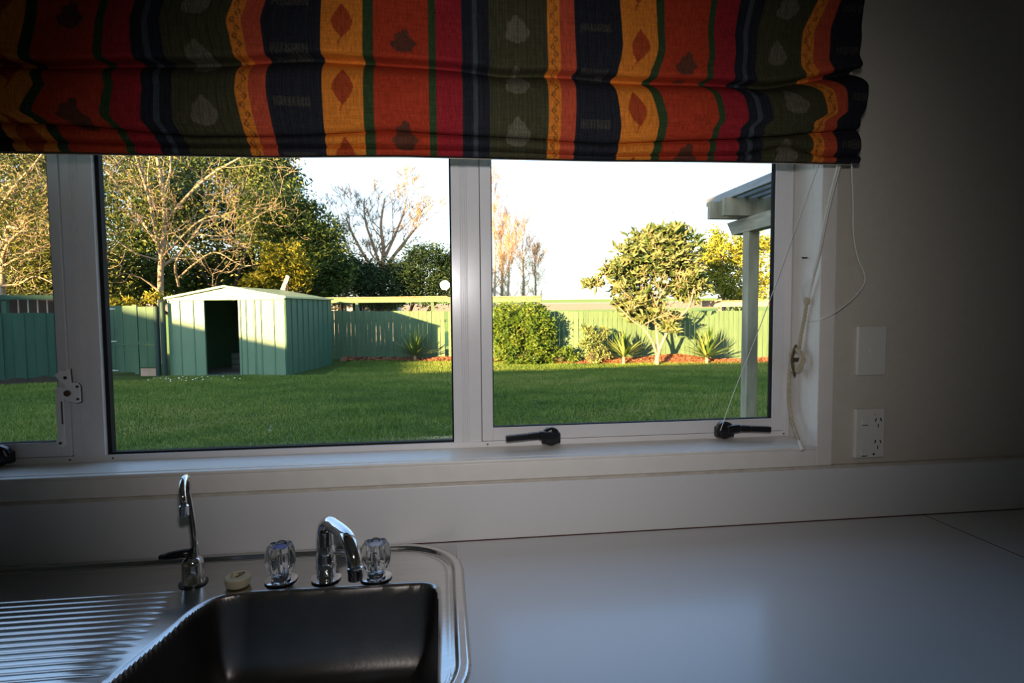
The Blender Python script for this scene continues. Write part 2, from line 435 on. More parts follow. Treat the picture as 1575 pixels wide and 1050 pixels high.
# opening sashes at either side
def sash(x0, x1, zb, xi0, xi1, zi, handles):
    b = MB()
    for (a0, a1, c0, c1) in ((x0, xi0, zb, 2.028), (xi1, x1, zb, 2.028), (xi0, xi1, zb, zi), (xi0, xi1, 2.0, 2.028)):
        b.box(a0, a1, FY-0.004, 0.097, c0, c1)
    fr = b.build('sash', M['alu'], win, bev=0.0012)
    g = MB()
    g.box(xi0, xi0+0.002, 0.0835, 0.0972, zi, 2.0); g.box(xi1-0.002, xi1, 0.0835, 0.0972, zi, 2.0); g.box(xi0, xi1, 0.0835, 0.0972, zi, zi+0.0016)
    g.build('gasket', M['gasket'], fr)
    MB().box(xi0+0.002, xi1-0.002, 0.087, 0.092, zi+0.0016, 2.0).build('pane', M['glass'], fr)
    # black strip standing in for the shadow in the gap under the sash
    MB().box(x0, x1, FY+0.004, 0.096, zb-0.0022, zb).build('gap_shadow_strip', M['gasket'], fr)
    # mitre lines at the lower corners
    for hx, sgn in handles:
        h = MB().lathe([(0.0, -0.001), (0.019, 0.0), (0.022, 0.006), (0.022, 0.016), (0.017, 0.022), (0.0, 0.023)], (hx, FY-0.004, 1.100), n=8, axis=(0, -1, 0), cap=False)
        h.box(hx-0.022, hx+0.022, FY-0.022, FY-0.004, 1.0835, 1.108)
        hd = h.build('handle', M['black'], fr, bev=0.003)
        pts = [(hx, FY-0.026, 1.103), (hx+sgn*0.03, FY-0.028, 1.106), (hx+sgn*0.055, FY-0.030, 1.1045), (hx+sgn*0.106, FY-0.032, 1.1015)]
        lv = MB()
        for i in range(3): lv.bar(pts[i], pts[i+1], 0.014, (0.018, 0.014, 0.013)[i])
        lv.build('lever', M['black'], hd, bev=0.002)
    return fr
sash(0.086, 0.8195, 1.091, 0.111, 0.792, 1.1215, [(0.243, -1), (0.665, 1)])
sash(-1.545, -0.777, 1.091, -1.52, -0.797, 1.1215, [(-0.905, -1)])
for (x, z) in ((0.0985, 1.0818), (0.829, 1.081), (-0.786, 1.0815), (-0.702, 1.0818)):
    MB().lathe([(0.0022, 0.0), (0.0022, 0.0012), (0.001, 0.0016)], (x, FY+0.0045, z), n=8, axis=(0, -1, 0)).build('screw', M['screw'], win)
M['enamel'] = mat('white_enamel', (0.90, 0.90, 0.90), 0.3)
def shade_outline(pts, y, grow, par):  # dark sheet added behind a stay plate to draw its shaded outline
    cx = sum(p[0] for p in pts)/len(pts); cz = sum(p[1] for p in pts)/len(pts)
    q = [(cx+(x-cx)*(1+grow)+0.0006, cz+(z-cz)*(1+grow*0.7)-0.0008) for x, z in pts]
    MB().prism([(x, y, z) for x, z in q], (0, -0.0015, 0)).build('outline_sheet', M['screw'], par)
# stay on the left mullion: two white plates, a slotted arm and screws
def plate(pts, y, th, name, par):
    return MB().prism([(x, y, z) for x, z in pts], (0, -th, 0)).build(name, M['enamel'], par, bev=0.0008)
st = plate([(-0.799, 1.262), (-0.790, 1.272), (-0.780, 1.271), (-0.770, 1.276), (-0.7685, 1.245), (-0.776, 1.238), (-0.792, 1.252)], FY-0.0058, 0.004, 'stay_catch', win)
shade_outline([(-0.799, 1.262), (-0.790, 1.272), (-0.780, 1.271), (-0.770, 1.276), (-0.7685, 1.245), (-0.776, 1.238), (-0.792, 1.252)], FY-0.0042, 0.07, st)
MB().lathe([(0.0035, 0), (0.0035, 0.001)], (-0.7785, FY-0.0099, 1.257), n=10, axis=(0, -1, 0)).build('hole', M['slot'], st)
st2 = plate([(-0.785, 1.214), (-0.786, 1.232), (-0.772, 1.247), (-0.756, 1.245), (-0.752, 1.239), (-0.752, 1.206), (-0.760, 1.203), (-0.778, 1.208)], FY-0.0058, 0.003, 'stay_plate', win)
MB().lathe([(0.0065, 0), (0.0065, 0.003), (0.004, 0.004)], (-0.776, FY-0.0088, 1.2245), n=12, axis=(0, -1, 0)).build('rivet', MATS['tarnished_cleat'], st2)
shade_outline([(-0.785, 1.214), (-0.786, 1.232), (-0.772, 1.247), (-0.756, 1.245), (-0.752, 1.239), (-0.752, 1.206), (-0.760, 1.203), (-0.778, 1.208)], FY-0.0042, 0.05, st2)
for z in (1.238, 1.212):
    MB().lathe([(0.0028, 0), (0.0028, 0.0012)], (-0.757, FY-0.0088, z), n=8, axis=(0, -1, 0)).build('screw', M['screw'], st2)
arm = plate([(-0.800, 1.236), (-0.786, 1.236), (-0.786, 1.130), (-0.784, 1.118), (-0.790, 1.111), (-0.798, 1.113), (-0.803, 1.121), (-0.800, 1.140)], FY-0.006, 0.003, 'stay_arm', win)
MB().box(-0.7895, -0.7870, FY-0.0102, FY-0.009, 1.160, 1.208).build('slot', MATS['tarnished_cleat'], arm)
MB().lathe([(0.003, 0), (0.003, 0.002)], (-0.7945, FY-0.009, 1.1205), n=8, axis=(0, -1, 0)).build('screw', M['screw'], arm)

# ------------------------------------------------------------------ bench, upstand, cabinets
BZ = 0.90
SINK = (-1.62, 0.032, -0.56, -0.0165)
ct = thing('benchtop', 'pale laminate benchtop under the window holding the steel sink', 'benchtop', (-0.4, -0.3, BZ-0.04))
b = MB()
b.box(-2.38, 1.1175, -0.03, -0.001, BZ-0.038, BZ); b.box(0.022, 1.1175, -0.60, -0.03, BZ-0.038, BZ)
b.box(-2.38, -1.605, -0.60, -0.03, BZ-0.038, BZ); b.box(-1.605, 0.022, -0.60, -0.55, BZ-0.038, BZ)
b.build('top_panel', M['laminate'], ct)
MB().box(-2.38, 1.1175, -0.602, -0.6001, BZ-0.038, BZ-0.0005).build('edge_strip', M['laminate'], ct)
ct2 = thing('benchtop', 'pale laminate benchtop return beyond the thin brown joint line', 'benchtop', (1.43, -0.8, BZ-0.04))
MB().box(1.1205, 1.738, -1.9, -0.001, BZ-0.038, BZ).build('top_panel', M['laminate'], ct2)
MB().box(1.1176, 1.1204, -0.60, -0.001, BZ-0.038, BZ+0.0003).build('joint_strip', M['joint'], ct2, label='thin brown joint strip between the two benchtops')
up = MB().box(-2.38, 1.738, -0.016, -0.0005, BZ+0.0015, 1.0215).build('splashback', M['upstand'], bev=0.0015,
    label='low white laminate upstand along the wall behind the bench', cat='splashback')
b = MB().box(-2.38, 1.738, -0.013, -0.0005, 1.0216, 1.0272)
s_ = b.build('trim_1', M['sealant']); s_['kind'] = 'structure'
b = MB().box(-2.38, 1.738, -0.0175, -0.0010, BZ+0.0002, BZ+0.0014)
s_ = b.build('trim_2', M['joint']); s_['kind'] = 'structure'
cb = thing('base_cabinet', 'white kitchen base cabinet below the benchtop', 'cabinet', (-0.6, -0.3, 0))
b = MB(); b.box(-2.38, 1.11, -0.56, -0.54, 0.1, 0.72); b.box(-2.38, -2.36, -0.54, -0.02, 0.1, 0.86); b.box(1.09, 1.11, -0.54, -0.02, 0.1, 0.86); b.box(-2.38, 1.11, -0.54, -0.02, 0.1, 0.12); b.box(-2.3, 1.11, -0.5, -0.04, 0.0, 0.1)
b.box(-2.38, 1.11, -0.56, -0.54, 0.72, 0.86)
b.build('carcass', M['cab'], cb)
for i in range(6):
    d = MB().box(-2.37+i*0.58, -2.37+i*0.58+0.572, -0.578, -0.561, 0.115, 0.855).build('door', M['cab'], cb, bev=0.002)
    MB().bar((-2.37+i*0.58+0.52, -0.586, 0.70), (-2.37+i*0.58+0.52, -0.586, 0.82), 0.012, 0.012).build('handle', M['chrome'], d)
cb2 = thing('base_cabinet', 'white kitchen base cabinet below the benchtop return', 'cabinet', (1.43, -1.2, 0))
b = MB(); b.box(1.16, 1.735, -1.88, -0.62, 0.1, 0.86); b.box(1.2, 1.735, -1.88, -0.62, 0.0, 0.1)
b.build('carcass', M['cab'], cb2)
for i in range(2):
    d = MB().box(1.141, 1.159, -1.87+i*0.63, -1.87+i*0.63+0.62, 0.115, 0.855).build('door', M['cab'], cb2, bev=0.002)
    MB().bar((1.135, -1.80+i*0.63, 0.70), (1.135, -1.80+i*0.63, 0.82), 0.012, 0.012).build('handle', M['chrome'], d)

# ------------------------------------------------------------------ sink
def sdf_poly(P, poly):
    """signed distance, positive inside, of points P (n,2) to a closed polygon"""
    poly = np.asarray(poly, float); d = np.full(len(P), 1e9); inside = np.zeros(len(P), bool)
    n = len(poly)
    for i in range(n):
        a, c = poly[i], poly[(i+1) % n]; e = c-a; w = P-a
        t = np.clip((w@e)/(e@e), 0, 1); q = w - t[:, None]*e
        d = np.minimum(d, np.hypot(q[:, 0], q[:, 1]))
        cond = (a[1] > P[:, 1]) != (c[1] > P[:, 1])
        with np.errstate(divide='ignore', invalid='ignore'):
            xc = (c[0]-a[0])*(P[:, 1]-a[1])/(c[1]-a[1]) + a[0]
        inside ^= cond & (P[:, 0] < xc)
    return np.where(inside, d, -d)
def rrect(x0, x1, y0, y1, r, n=12):
    out = []
    for cx, cy, a0 in ((x1-r, y1-r, 0), (x0+r, y1-r, 90), (x0+r, y0+r, 180), (x1-r, y0+r, 270)):
        for k in range(n+1):
            a = math.radians(a0+90*k/n); out.append((cx+r*math.cos(a), cy+r*math.sin(a)))
    return out
def smooth_poly(p, it=3):
    p = np.asarray(p, float)
    for _ in range(it):
        q = np.empty((len(p)*2, 2)); nx = np.roll(p, -1, 0)
        q[0::2] = 0.75*p+0.25*nx; q[1::2] = 0.25*p+0.75*nx; p = q
    return p
def sst(a, c, x):
    t = np.clip((x-a)/(c-a), 0, 1); return t*t*(3-2*t)
BOWL = smooth_poly([(-0.011, -0.44), (-0.011, -0.22), (-0.022, -0.178), (-0.08, -0.1725), (-0.20, -0.171), (-0.30, -0.168), (-0.39, -0.165), (-0.425, -0.21), (-0.433, -0.28), (-0.452, -0.37),
                    (-0.472, -0.46), (-0.45, -0.52), (-0.06, -0.52), (-0.011, -0.50)], 3)
OUT = rrect(SINK[0], SINK[1], SINK[2], SINK[3], 0.13)
st_x = np.concatenate([np.arange(-1.62, -0.80, 0.006), np.arange(-0.80, 0.0345, 0.0020)])
st_y = np.arange(-0.562, -0.014, 0.0018)
gx, gy = np.meshgrid(st_x, st_y)
PP = np.stack([gx.ravel(), gy.ravel()], 1)
do = sdf_poly(PP, OUT); db = sdf_poly(PP, BOWL)
z = BZ + 0.0012 + 0.004*sst(-0.0005, 0.004, do) - 0.0085*sst(0.016, 0.022, do)
# raised roll along the inner side of the border
z += 0.0016*np.exp(-((do-0.028)/0.004)**2)
# drainer flutes
dm = sst(-0.455, -0.49, PP[:, 0] + 0.10*np.clip(-0.155-PP[:, 1], 0, 0.03)) * sst(-0.140, -0.155, PP[:, 1])
dm = dm*sst(0.035, 0.05, do)
ph = (PP[:, 1]+0.155)/0.0175
pf = np.abs(ph-np.round(ph))*0.0175
z += dm*(-0.0013*np.exp(-(pf/0.0026)**2))
# deck falls slightly to the bowl, border falls slightly outwards
z += np.where(do > 0.024, 0.045*np.clip(0.075-np.clip(db, -0.075, 0)*-1, 0, 0.075)*-1*sst(-0.53, -0.47, PP[:, 0]), 0.0) + 0.05*np.clip(do-0.010, -0.008, 0.006)*(do > 0)
# bowl
tb = np.clip((db-0.004)/0.075, 0, 1)
zb = -0.002*sst(-0.004, 0.002, db) - 0.006*sst(0.0, 0.008, db) - 0.135*(1-(1-tb)**4.2)
z = z + np.where(db > -0.004, zb, 0)
nx_, ny_ = len(st_x), len(st_y)
idx = np.arange(nx_*ny_).reshape(ny_, nx_)
quads = np.stack([idx[:-1, :-1], idx[:-1, 1:], idx[1:, 1:], idx[1:, :-1]], -1).reshape(-1, 4)
keep = (do[quads] > -0.0006).all(1)
VV = np.stack([PP[:, 0], PP[:, 1], z], 1)
sk = thing('kitchen_sink', 'stainless steel sink with ribbed drainer set into the pale benchtop', 'sink', (-0.5, -0.28, BZ))
isb = (db[quads] > 0.001).all(1)
isd = (dm[quads].max(1) > 0.02) & ~isb
def sub(name, sel, m, label=None):
    q = quads[keep & sel]; used, inv = np.unique(q, return_inverse=True)
    o = np_mesh(name, VV[used], inv.reshape(-1, 4), m, sk, smooth=True)
    if label: o['label'] = label
    return o
sub('deck', ~isb & ~isd, M['steel'])
sub('drainer', isd, M['steel'], 'ribbed draining board')
sub('bowl', isb, M['bowl'], 'deep dark sink bowl')
DZ = BZ + 0.0012 + 0.004 - 0.0085      # deck level

# filter tap
FX, FY_ = -0.459, -0.124
ft = thing('filter_tap', 'slim tall chrome filter tap with black lever on the sink deck', 'tap', (FX, FY_, DZ))
MB().lathe([(0.0245, 0.0), (0.0245, 0.002), (0.0205, 0.0025)], (FX, FY_, DZ), n=32).build('seal_ring', M['black'], ft, smooth='auto', label='black rubber seal ring')
MB().lathe([(0.0200, 0.002), (0.0200, 0.005), (0.0188, 0.007), (0.0182, 0.036), (0.0172, 0.043), (0.013, 0.048), (0.0075, 0.050), (0.006, 0.056)], (FX, FY_, DZ), n=28).build('body', M['chrome'], ft, smooth='auto')
tip = [(FX+0.006, FY_-0.001, 0.948), (FX+0.005, FY_-0.003, 1.00), (FX+0.002, FY_-0.006, 1.045), (FX, FY_-0.010, 1.072)]
for k in range(1, 10):
    a = PI*0.97*k/9
    tip.append((FX+0.021*(k/9), FY_-0.010-0.032*(1-math.cos(a)), 1.072+0.032*math.sin(a)))
tip += [(tip[-1][0]+0.0005, tip[-1][1], tip[-1][2]-0.012)]
MB().tube(tip, [0.0056]*3+[0.0054]*(len(tip)-3), n=12).build('spout', M['chrome'], ft, smooth=True)
e = tip[-1]
MB().lathe([(0.0054, 0.004), (0.0074, 0.002), (0.0074, -0.014), (0.0052, -0.015)], e, n=16).build('nozzle', M['chrome'], ft, smooth='auto')
lv = MB()
lv.tube([(FX+0.002, FY_-0.004, 0.955), (FX-0.016, FY_-0.005, 0.9545), (FX-0.036, FY_-0.006, 0.9525), (FX-0.053, FY_-0.007, 0.9505)], [0.0082, 0.0078, 0.0070, 0.0045], n=10)
lv.build('lever', M['black'], ft, smooth=True, label='black plastic lever')

# swivel spout
SX, SY = -0.2215, -0.137
sp = thing('sink_spout', 'curved chrome swivel spout between the two clear tap handles', 'tap', (SX, SY, DZ))
MB().lathe([(0.027, 0.0), (0.027, 0.002), (0.022, 0.0035), (0.017, 0.004)], (SX, SY, DZ), n=32).build('flange', M['chrome'], sp, smooth='auto')
MB().lathe([(0.0175, 0.003), (0.0175, 0.020), (0.0190, 0.022), (0.0190, 0.025), (0.0175, 0.028), (0.0182, 0.040), (0.0165, 0.056), (0.0140, 0.064)], (SX, SY, DZ), n=28).build('body', M['chrome'], sp, smooth='auto')
ctrl = spline([(SX, SY, 0.953), (SX, SY, 0.978), (SX+0.002, SY-0.003, 0.995), (SX+0.012, SY-0.015, 1.0055), (SX+0.028, SY-0.038, 1.0065), (SX+0.044, SY-0.064, 1.0060), (SX+0.056, SY-0.086, 1.0025), (SX+0.064, SY-0.102, 0.992), (SX+0.069, SY-0.111, 0.977), (SX+0.071, SY-0.114, 0.964)], 4)
MB().tube(ctrl, list(np.linspace(0.0145, 0.0122, len(ctrl))), n=18).build('spout', M['chrome'], sp, smooth=True)
MB().lathe([(0.0112, 0.004), (0.0134, 0.002), (0.0136, -0.004), (0.0130, -0.006), (0.0130, -0.019), (0.0105, -0.020)], (SX+0.0712, SY-0.1145, 0.964), n=22, axis=(-0.06, 0.06, 1)).build('aerator', M['chrome'], sp, smooth='auto')

# tap handles
def tap_handle(x, y, label, cap, capl):
    t = thing('tap_handle', label, 'tap handle', (x, y, DZ), group='clear acrylic tap handles on the sink')
    MB().lathe([(0.029, 0.0), (0.029, 0.002), (0.025, 0.004), (0.017, 0.005), (0.017, 0.010), (0.0145, 0.012)], (x, y, DZ), n=32).build('flange', M['chrome'], t, smooth='auto')
    MB().lathe([(0.009, 0.010), (0.009, 0.030), (0.007, 0.034), (0.007, 0.050)], (x, y, DZ), n=16).build('spindle', M['chrome'], t, smooth='auto')
    pr = [(0.014, 0.0125), (0.020, 0.0145), (0.0245, 0.022), (0.0275, 0.034), (0.0278, 0.045), (0.026, 0.056), (0.0235, 0.0635), (0.0215, 0.0655), (0.0175, 0.0625), (0.013, 0.0605)]
    MB().lathe(pr, (x, y, DZ), n=96, lobes=7, amp=0.20).build('knob', M['acrylic'], t, smooth=True, label='clear fluted acrylic knob')
    MB().lathe([(0.0115, 0.0608), (0.0115, 0.0625), (0.010, 0.0635)], (x, y, DZ), n=24).build('cap', cap, t, smooth='auto', label=capl)
    return t
tap_handle(-0.3035, -0.131, 'clear acrylic tap handle with a blue cap beside the cream plug', M['cap_blue'], 'blue disc on top')
tap_handle(-0.1300, -0.144, 'clear acrylic tap handle with a pale cap just behind the spout outlet', M['cap_pale'], 'pale blue disc on top')

# plug
pg = thing('sink_plug', 'cream rubber sink plug with wire ring lying on the sink deck', 'plug', (-0.375, -0.143, DZ))
MB().lathe([(0.019, 0.0005), (0.0205, 0.003), (0.0225, 0.0135), (0.0225, 0.016), (0.021, 0.0175), (0.012, 0.0175)], (-0.375, -0.143, DZ), n=32).build('disc', M['cream'], pg, smooth='auto')
MB().lathe([(0.006, 0.017), (0.0055, 0.023), (0.004, 0.025)], (-0.380, -0.143, DZ), n=14).build('stud', M['cream'], pg, smooth='auto')
rg = [(-0.372+0.0085*math.cos(a), -0.143+0.006*math.sin(a), DZ+0.0195+0.003*math.cos(a)) for a in [2*PI*k/20 for k in range(21)]]
MB().tube(rg, 0.0009, n=6).build('ring', M['bronze'], pg, smooth=True, label='tarnished wire ring')

# ------------------------------------------------------------------ switch and socket on the wall
sw = thing('light_switch', 'blank-looking white wall switch plate above the power point', 'switch', (0.981, 0, 1.29))
MB().box(0.943, 1.018, -0.009, -0.0001, 1.232, 1.347).build('plate', M['plastic'], sw, bev=0.004, seg=3)
MB().box(0.974, 0.986, -0.0105, -0.0088, 1.283, 1.298).build('rocker', M['plastic'], sw, bev=0.001)
MB().box(0.9745, 0.9855, -0.0110, -0.0103, 1.2865, 1.2882).build('indicator', MATS['aged_sealant'], sw)
so = thing('power_socket', 'white upright double power point low on the wall by the window', 'socket', (0.979, 0, 1.097))
MB().box(0.941, 1.017, -0.012, -0.0001, 1.040, 1.156).build('plate', M['plastic'], so, bev=0.004, seg=3)
for (zc, sz) in ((1.122, 1.126), (1.071, 1.054)):
    r = MB().box(0.9555, 0.9715, -0.0145, -0.0118, sz-0.007, sz+0.007).build('rocker', M['plastic'], so, bev=0.0012)
    MB().box(0.957, 0.970, -0.0148, -0.0135, sz-0.0085, sz-0.0070).build('slot', M['slot'], r)
    for dx, tilt in ((-0.0065, 0.35), (0.0065, -0.35)):
        MB().bar((0.998+dx-tilt*0.004, -0.0123, zc+0.004), (0.998+dx+tilt*0.004, -0.0123, zc+0.0115), 0.0022, 0.0012, up=(0, 1, 0)).build('pin_slot', M['slot'], so)
    MB().bar((0.998, -0.0123, zc-0.010), (0.998, -0.0123, zc-0.002), 0.0020, 0.0012, up=(0, 1, 0)).build('pin_slot', M['slot'], so)
MB().lathe([(0.0028, 0), (0.0028, 0.0006)], (0.9885, -0.0121, 1.0495), n=10, axis=(0, -1, 0)).build('screw_hole', M['slot'], so)
MB().lathe([(0.0022, 0), (0.0022, 0.0006)], (0.9895, -0.0121, 1.1425), n=10, axis=(0, -1, 0)).build('screw_hole', MATS['aged_sealant'], so)

# ------------------------------------------------------------------ roman blind
cloth = bpy.data.materials.new('striped_cotton'); cloth.use_nodes = True
n, l = cloth.node_tree.nodes, cloth.node_tree.links
pb = n['Principled BSDF']; pb.inputs['Roughness'].default_value = 0.9; pb.inputs['Specular IOR Level'].default_value = 0.1
ca = n.new('ShaderNodeVertexColor'); ca.layer_name = 'print'
tcn = n.new('ShaderNodeTexCoord')
def weave(scale, lo, hi, prev):
    mpn = n.new('ShaderNodeMapping'); mpn.inputs['Scale'].default_value = scale
    l.new(tcn.outputs['Object'], mpn.inputs[0])
    nn = n.new('ShaderNodeTexNoise'); nn.inputs['Scale'].default_value = 1.0; nn.inputs['Detail'].default_value = 3
    l.new(mpn.outputs[0], nn.inputs[0])
    mr = n.new('ShaderNodeMapRange'); mr.inputs[1].default_value = 0.3; mr.inputs[2].default_value = 0.7; mr.inputs[3].default_value = lo; mr.inputs[4].default_value = hi
    l.new(nn.outputs[0], mr.inputs[0])
    mx = n.new('ShaderNodeMix'); mx.data_type = 'RGBA'; mx.blend_type = 'MULTIPLY'; mx.inputs[0].default_value = 1
    l.new(prev, mx.inputs[6]); l.new(mr.outputs[0], mx.inputs[7])
    return mx.outputs[2]
o1 = weave((420, 420, 18), 0.72, 1.2, ca.outputs[0])
o2 = weave((30, 30, 380), 0.85, 1.12, o1)
l.new(o2, pb.inputs['Base Color'])

def lin(pts, x):
    p = np.array(pts); return np.interp(x, p[:, 0], p[:, 1])
XC = np.concatenate([np.linspace(-1.64, -0.80, 120, endpoint=False), np.linspace(-0.80, 0.8605, 980)])
L0 = np.full(len(XC), 2.20)
L1 = lin([(-1.7, 1.82), (-0.747, 1.819), (-0.645, 1.821), (-0.376, 1.836), (-0.23, 1.848), (-0.12, 1.850), (0.03, 1.845), (0.12, 1.839), (0.191, 1.842), (0.345, 1.834), (0.546, 1.834), (0.685, 1.837), (0.78, 1.855), (0.867, 1.874)], XC)
L2 = lin([(-1.7, 1.718), (-0.753, 1.716), (-0.598, 1.714), (-0.436, 1.703), (-0.268, 1.71), (-0.092, 1.722), (0.09, 1.718), (0.32, 1.712), (0.589, 1.727), (0.70, 1.736), (0.867, 1.757)], XC)
L3 = lin([(-1.7, 1.688), (-0.754, 1.687), (-0.437, 1.686), (-0.268, 1.691), (0.028, 1.694), (0.346, 1.689), (0.617, 1.699), (0.704, 1.717), (0.788, 1.698), (0.867, 1.704)], XC)
L4 = lin([(-1.7, 1.667), (-0.755, 1.670), (-0.326, 1.673), (-0.069, 1.680), (0.09, 1.680), (0.32, 1.681), (0.548, 1.685), (0.868, 1.687)], XC)
ker = np.ones(9)/9
sm = lambda a: np.convolve(np.pad(a, 4, 'edge'), ker, 'valid')
L1, L2, L3, L4 = sm(L1), sm(L2), sm(L3), sm(L4)
layers = [(L0, L1, 120, 0.004, 0.030), (L1, L2, 84, 0.010, 0.026), (L2, L3, 22, 0.006, 0.012), (L3, L4, 18, 0.004, 0.006)]
rows_y, rows_z, rows_id = [], [], []
ybase = -0.097
for li, (a, c, nr, tuck, belly) in enumerate(layers):
    for k in range(nr):
        t = k/(nr-1)
        zz = a + (c-a)*t
        if li == 0: yy = ybase - 0.002 - 0.034*t**2.2
        elif li == 1: yy = ybase + 0.010 - 0.030*(1-(1-min(t/0.30, 1))**2) - 0.012*math.sin(PI*t) - 0.006*t
        else: yy = ybase - 0.002 - (0.018 if li == 2 else 0.012)*math.sin(PI*min(1, 0.12+0.7*t))
        # soft roll into the tuck at the fold
        e1 = max(0.0, 1-abs(zz.mean()-c.mean())/0.006) if li < 3 else 0
        rows_y.append(np.full(len(XC), yy) + (0.010*e1**2)); rows_z.append(zz - (0.0015 if li < 3 and t > 0.97 else 0)); rows_id.append(li)
    if li < 3:      # hidden return of the fold, going back and up behind the roll
        rows_y.append(np.full(len(XC), ybase+0.004)); rows_z.append(c + 0.004); rows_id.append(li)
Yg, Zg = np.array(rows_y), np.array(rows_z)
nrow, ncol = Yg.shape
Xs = np.repeat(XC[None], nrow, 0)
# sideways drift of the cloth where it is bunched towards either end
keyx = [-1.7, -0.70, -0.36, -0.20, 0.27, 0.40, 0.77, 0.90]
pz = {
 -0.70: [(1.67, .040), (1.70, .030), (1.716, .018), (1.736, -.012), (1.786, .014), (1.844, -.014), (1.90, -.004), (1.95, .0)],
 -0.36: [(1.675, .013), (1.717, .006), (1.78, -.006), (1.83, -.004), (1.90, -.022), (1.958, .0), (2.0, .004)],
 0.40: [(1.69, -.009), (1.72, -.002), (1.745, .0), (1.78, -.009), (1.83, -.024), (1.865, -.006), (1.89, .002), (1.96, .0)],
 0.77: [(1.69, -.006), (1.71, -.012), (1.735, -.020), (1.752, .010), (1.80, .002), (1.835, -.026), (1.85, -.046), (1.93, -.036), (2.0, .0)],
 0.90: [(1.69, .0), (1.745, -.014), (1.80, -.004), (1.86, -.018), (1.90, -.006), (2.0, .0)]}
vals = []
for kx in keyx:
    if kx in pz: vals.append(lin(pz[kx], Zg[:, ::40]))
    elif kx == -1.7: vals.append(lin(pz[-0.70], Zg[:, ::40]))
    else: vals.append(np.zeros_like(Zg[:, ::40]))
vals = np.array(vals)
DX = np.zeros_like(Xs)
zmid = Zg.mean(1)
disp = np.stack([(lin(pz[k], zmid) if k in pz else (lin(pz[-0.70], zmid) if k == -1.7 else zmid*0)) for k in keyx], 1)
kk = np.ones(7)/7
for j in range(disp.shape[1]): disp[:, j] = np.convolve(np.pad(disp[:, j], 3, 'edge'), kk, 'valid')
for i in range(nrow): DX[i] = np.interp(Xs[i], keyx, disp[i])
# gentle billows so the cloth is not board-flat
bil = 0.004*np.sin(Xs*9.0+Zg*14) + 0.003*np.sin(Xs*23-Zg*22+1.0)
end = sst(0.60, 0.87, Xs)
Yg = Yg + bil*np.array([1.0 if r < 2 else 0.35 for r in rows_id])[:, None]
Xg = Xs + DX
# printed pattern
C_ = dict(gold=(.80, .245, .032), green=(.040, .070, .026), rust=(.46, .050, .020), crim=(.34, .022, .030), navy=(.021, .023, .031), olive=(.060, .059, .030), red2=(.55, .085, .040), grey=(.06, .072, .088), beige=(.19, .175, .13), leafr=(.42, .055, .02), dark=(.05, .045, .03))
unit = [(-.208, 'gold'), (-.136, 'green'), (-.118, 'rust'), (-.019, 'green'), (-.005, 'crim'), (.042, 'navy'), (.062, 'grey'), (.0715, 'navy'), (.093, 'olive'), (.204, 'gold'), (.227, 'red2'), (.255, 'navy')]
PER = 0.554
u = (Xs + 0.208) % PER - 0.208
edges = np.array([e[0] for e in unit]); ki = np.clip(np.searchsorted(edges, u, side='right')-1, 0, len(unit)-1)
C_ = {k: tuple(0.84*v for v in c) for k, c in C_.items()}
pal = np.array([C_[e[1]] for e in unit])
col = pal[ki]
def paint(mask, c, a=1.0):
    col[mask] = col[mask]*(1-a) + np.array(c)*a
rep = np.floor((Xs + 0.208)/PER)
zs = Zg + 0.02*rep
# leaves in the gold stripe
LS = 0.118
zl = (zs - 1.797 + LS/2) % LS - LS/2
t = (zl+0.004)/0.033
wl_ = 0.0185*np.clip(1-np.abs(t)**1.6, 0, 1)*(1-0.25*t)
xl = u + 0.172
leaf = (np.abs(t) < 1) & (np.abs(xl) < wl_)
stem = (zl < -0.033) & (zl > -0.050) & (np.abs(xl + (zl+0.033)*-0.35) < 0.0012)
vein = leaf & (np.abs((np.abs(xl)*1.2 + zl) % 0.009 - 0.0045) < 0.0007)
paint(leaf, C_['leafr'], 0.9); paint(stem, C_['leafr'], 0.9); paint(vein | (leaf & (np.abs(xl) < 0.0009)), (.22, .03, .015), 0.5)
# pale leaves in the olive stripe
zl = (zs - 1.733 + 0.0475) % 0.095 - 0.0475
xl = u - 0.146
t = (zl+0.008)/0.027
wl_ = 0.029*np.sqrt(np.clip(1-(t-0.0)**2, 0, 1))*np.clip(0.55-0.6*t, 0, 1.0)**0.6
wob = 0.003*np.sin(xl*260)*np.cos(zl*240)
lf = (np.abs(t) < 1) & (np.abs(xl) < wl_+wob)
nzf = 0.5+0.5*np.sin(Xs*900+np.sin(Zg*700)*2)*np.sin(Zg*830)
paint(lf, C_['beige'], 0.62); paint(lf & (nzf > 0.62), C_['olive'], 0.35)
# dark trees in the rust stripe
zl = (zs - 1.880 + 0.085) % 0.170 - 0.085
xl = u + 0.064
t = (zl)/0.024
wl_ = 0.026*np.sqrt(np.clip(1-t**2, 0, 1))*np.clip(0.75-0.35*t, 0, 1.2)
tr = (np.abs(t) < 1) & (np.abs(xl) < wl_ + 0.003*np.sin(zl*300+xl*150))
paint(tr, C_['dark'], 0.8)
# scrolls in the narrow gold stripe
zl = (zs % 0.030)/0.030*2*PI
xs_ = u - 0.2155
sq = np.abs(xs_ - 0.0055*np.sin(zl)) < 0.0011
rr = np.hypot(xs_ - 0.003*np.sign(np.sin(zl)), ((zs % 0.015) - 0.0075))
paint((sq & (np.abs(xs_) < 0.009)) | (np.abs(rr-0.0036) < 0.0008), (.16, .06, .02), 0.85)
# faint woven blocks in the navy stripe
zl = (zs - 1.832 + 0.045) % 0.090 - 0.045
paint((np.abs(zl) < 0.008) & (np.abs(u-0.296) < 0.030) & (nzf > 0.35), (.07, .065, .05), 0.6)
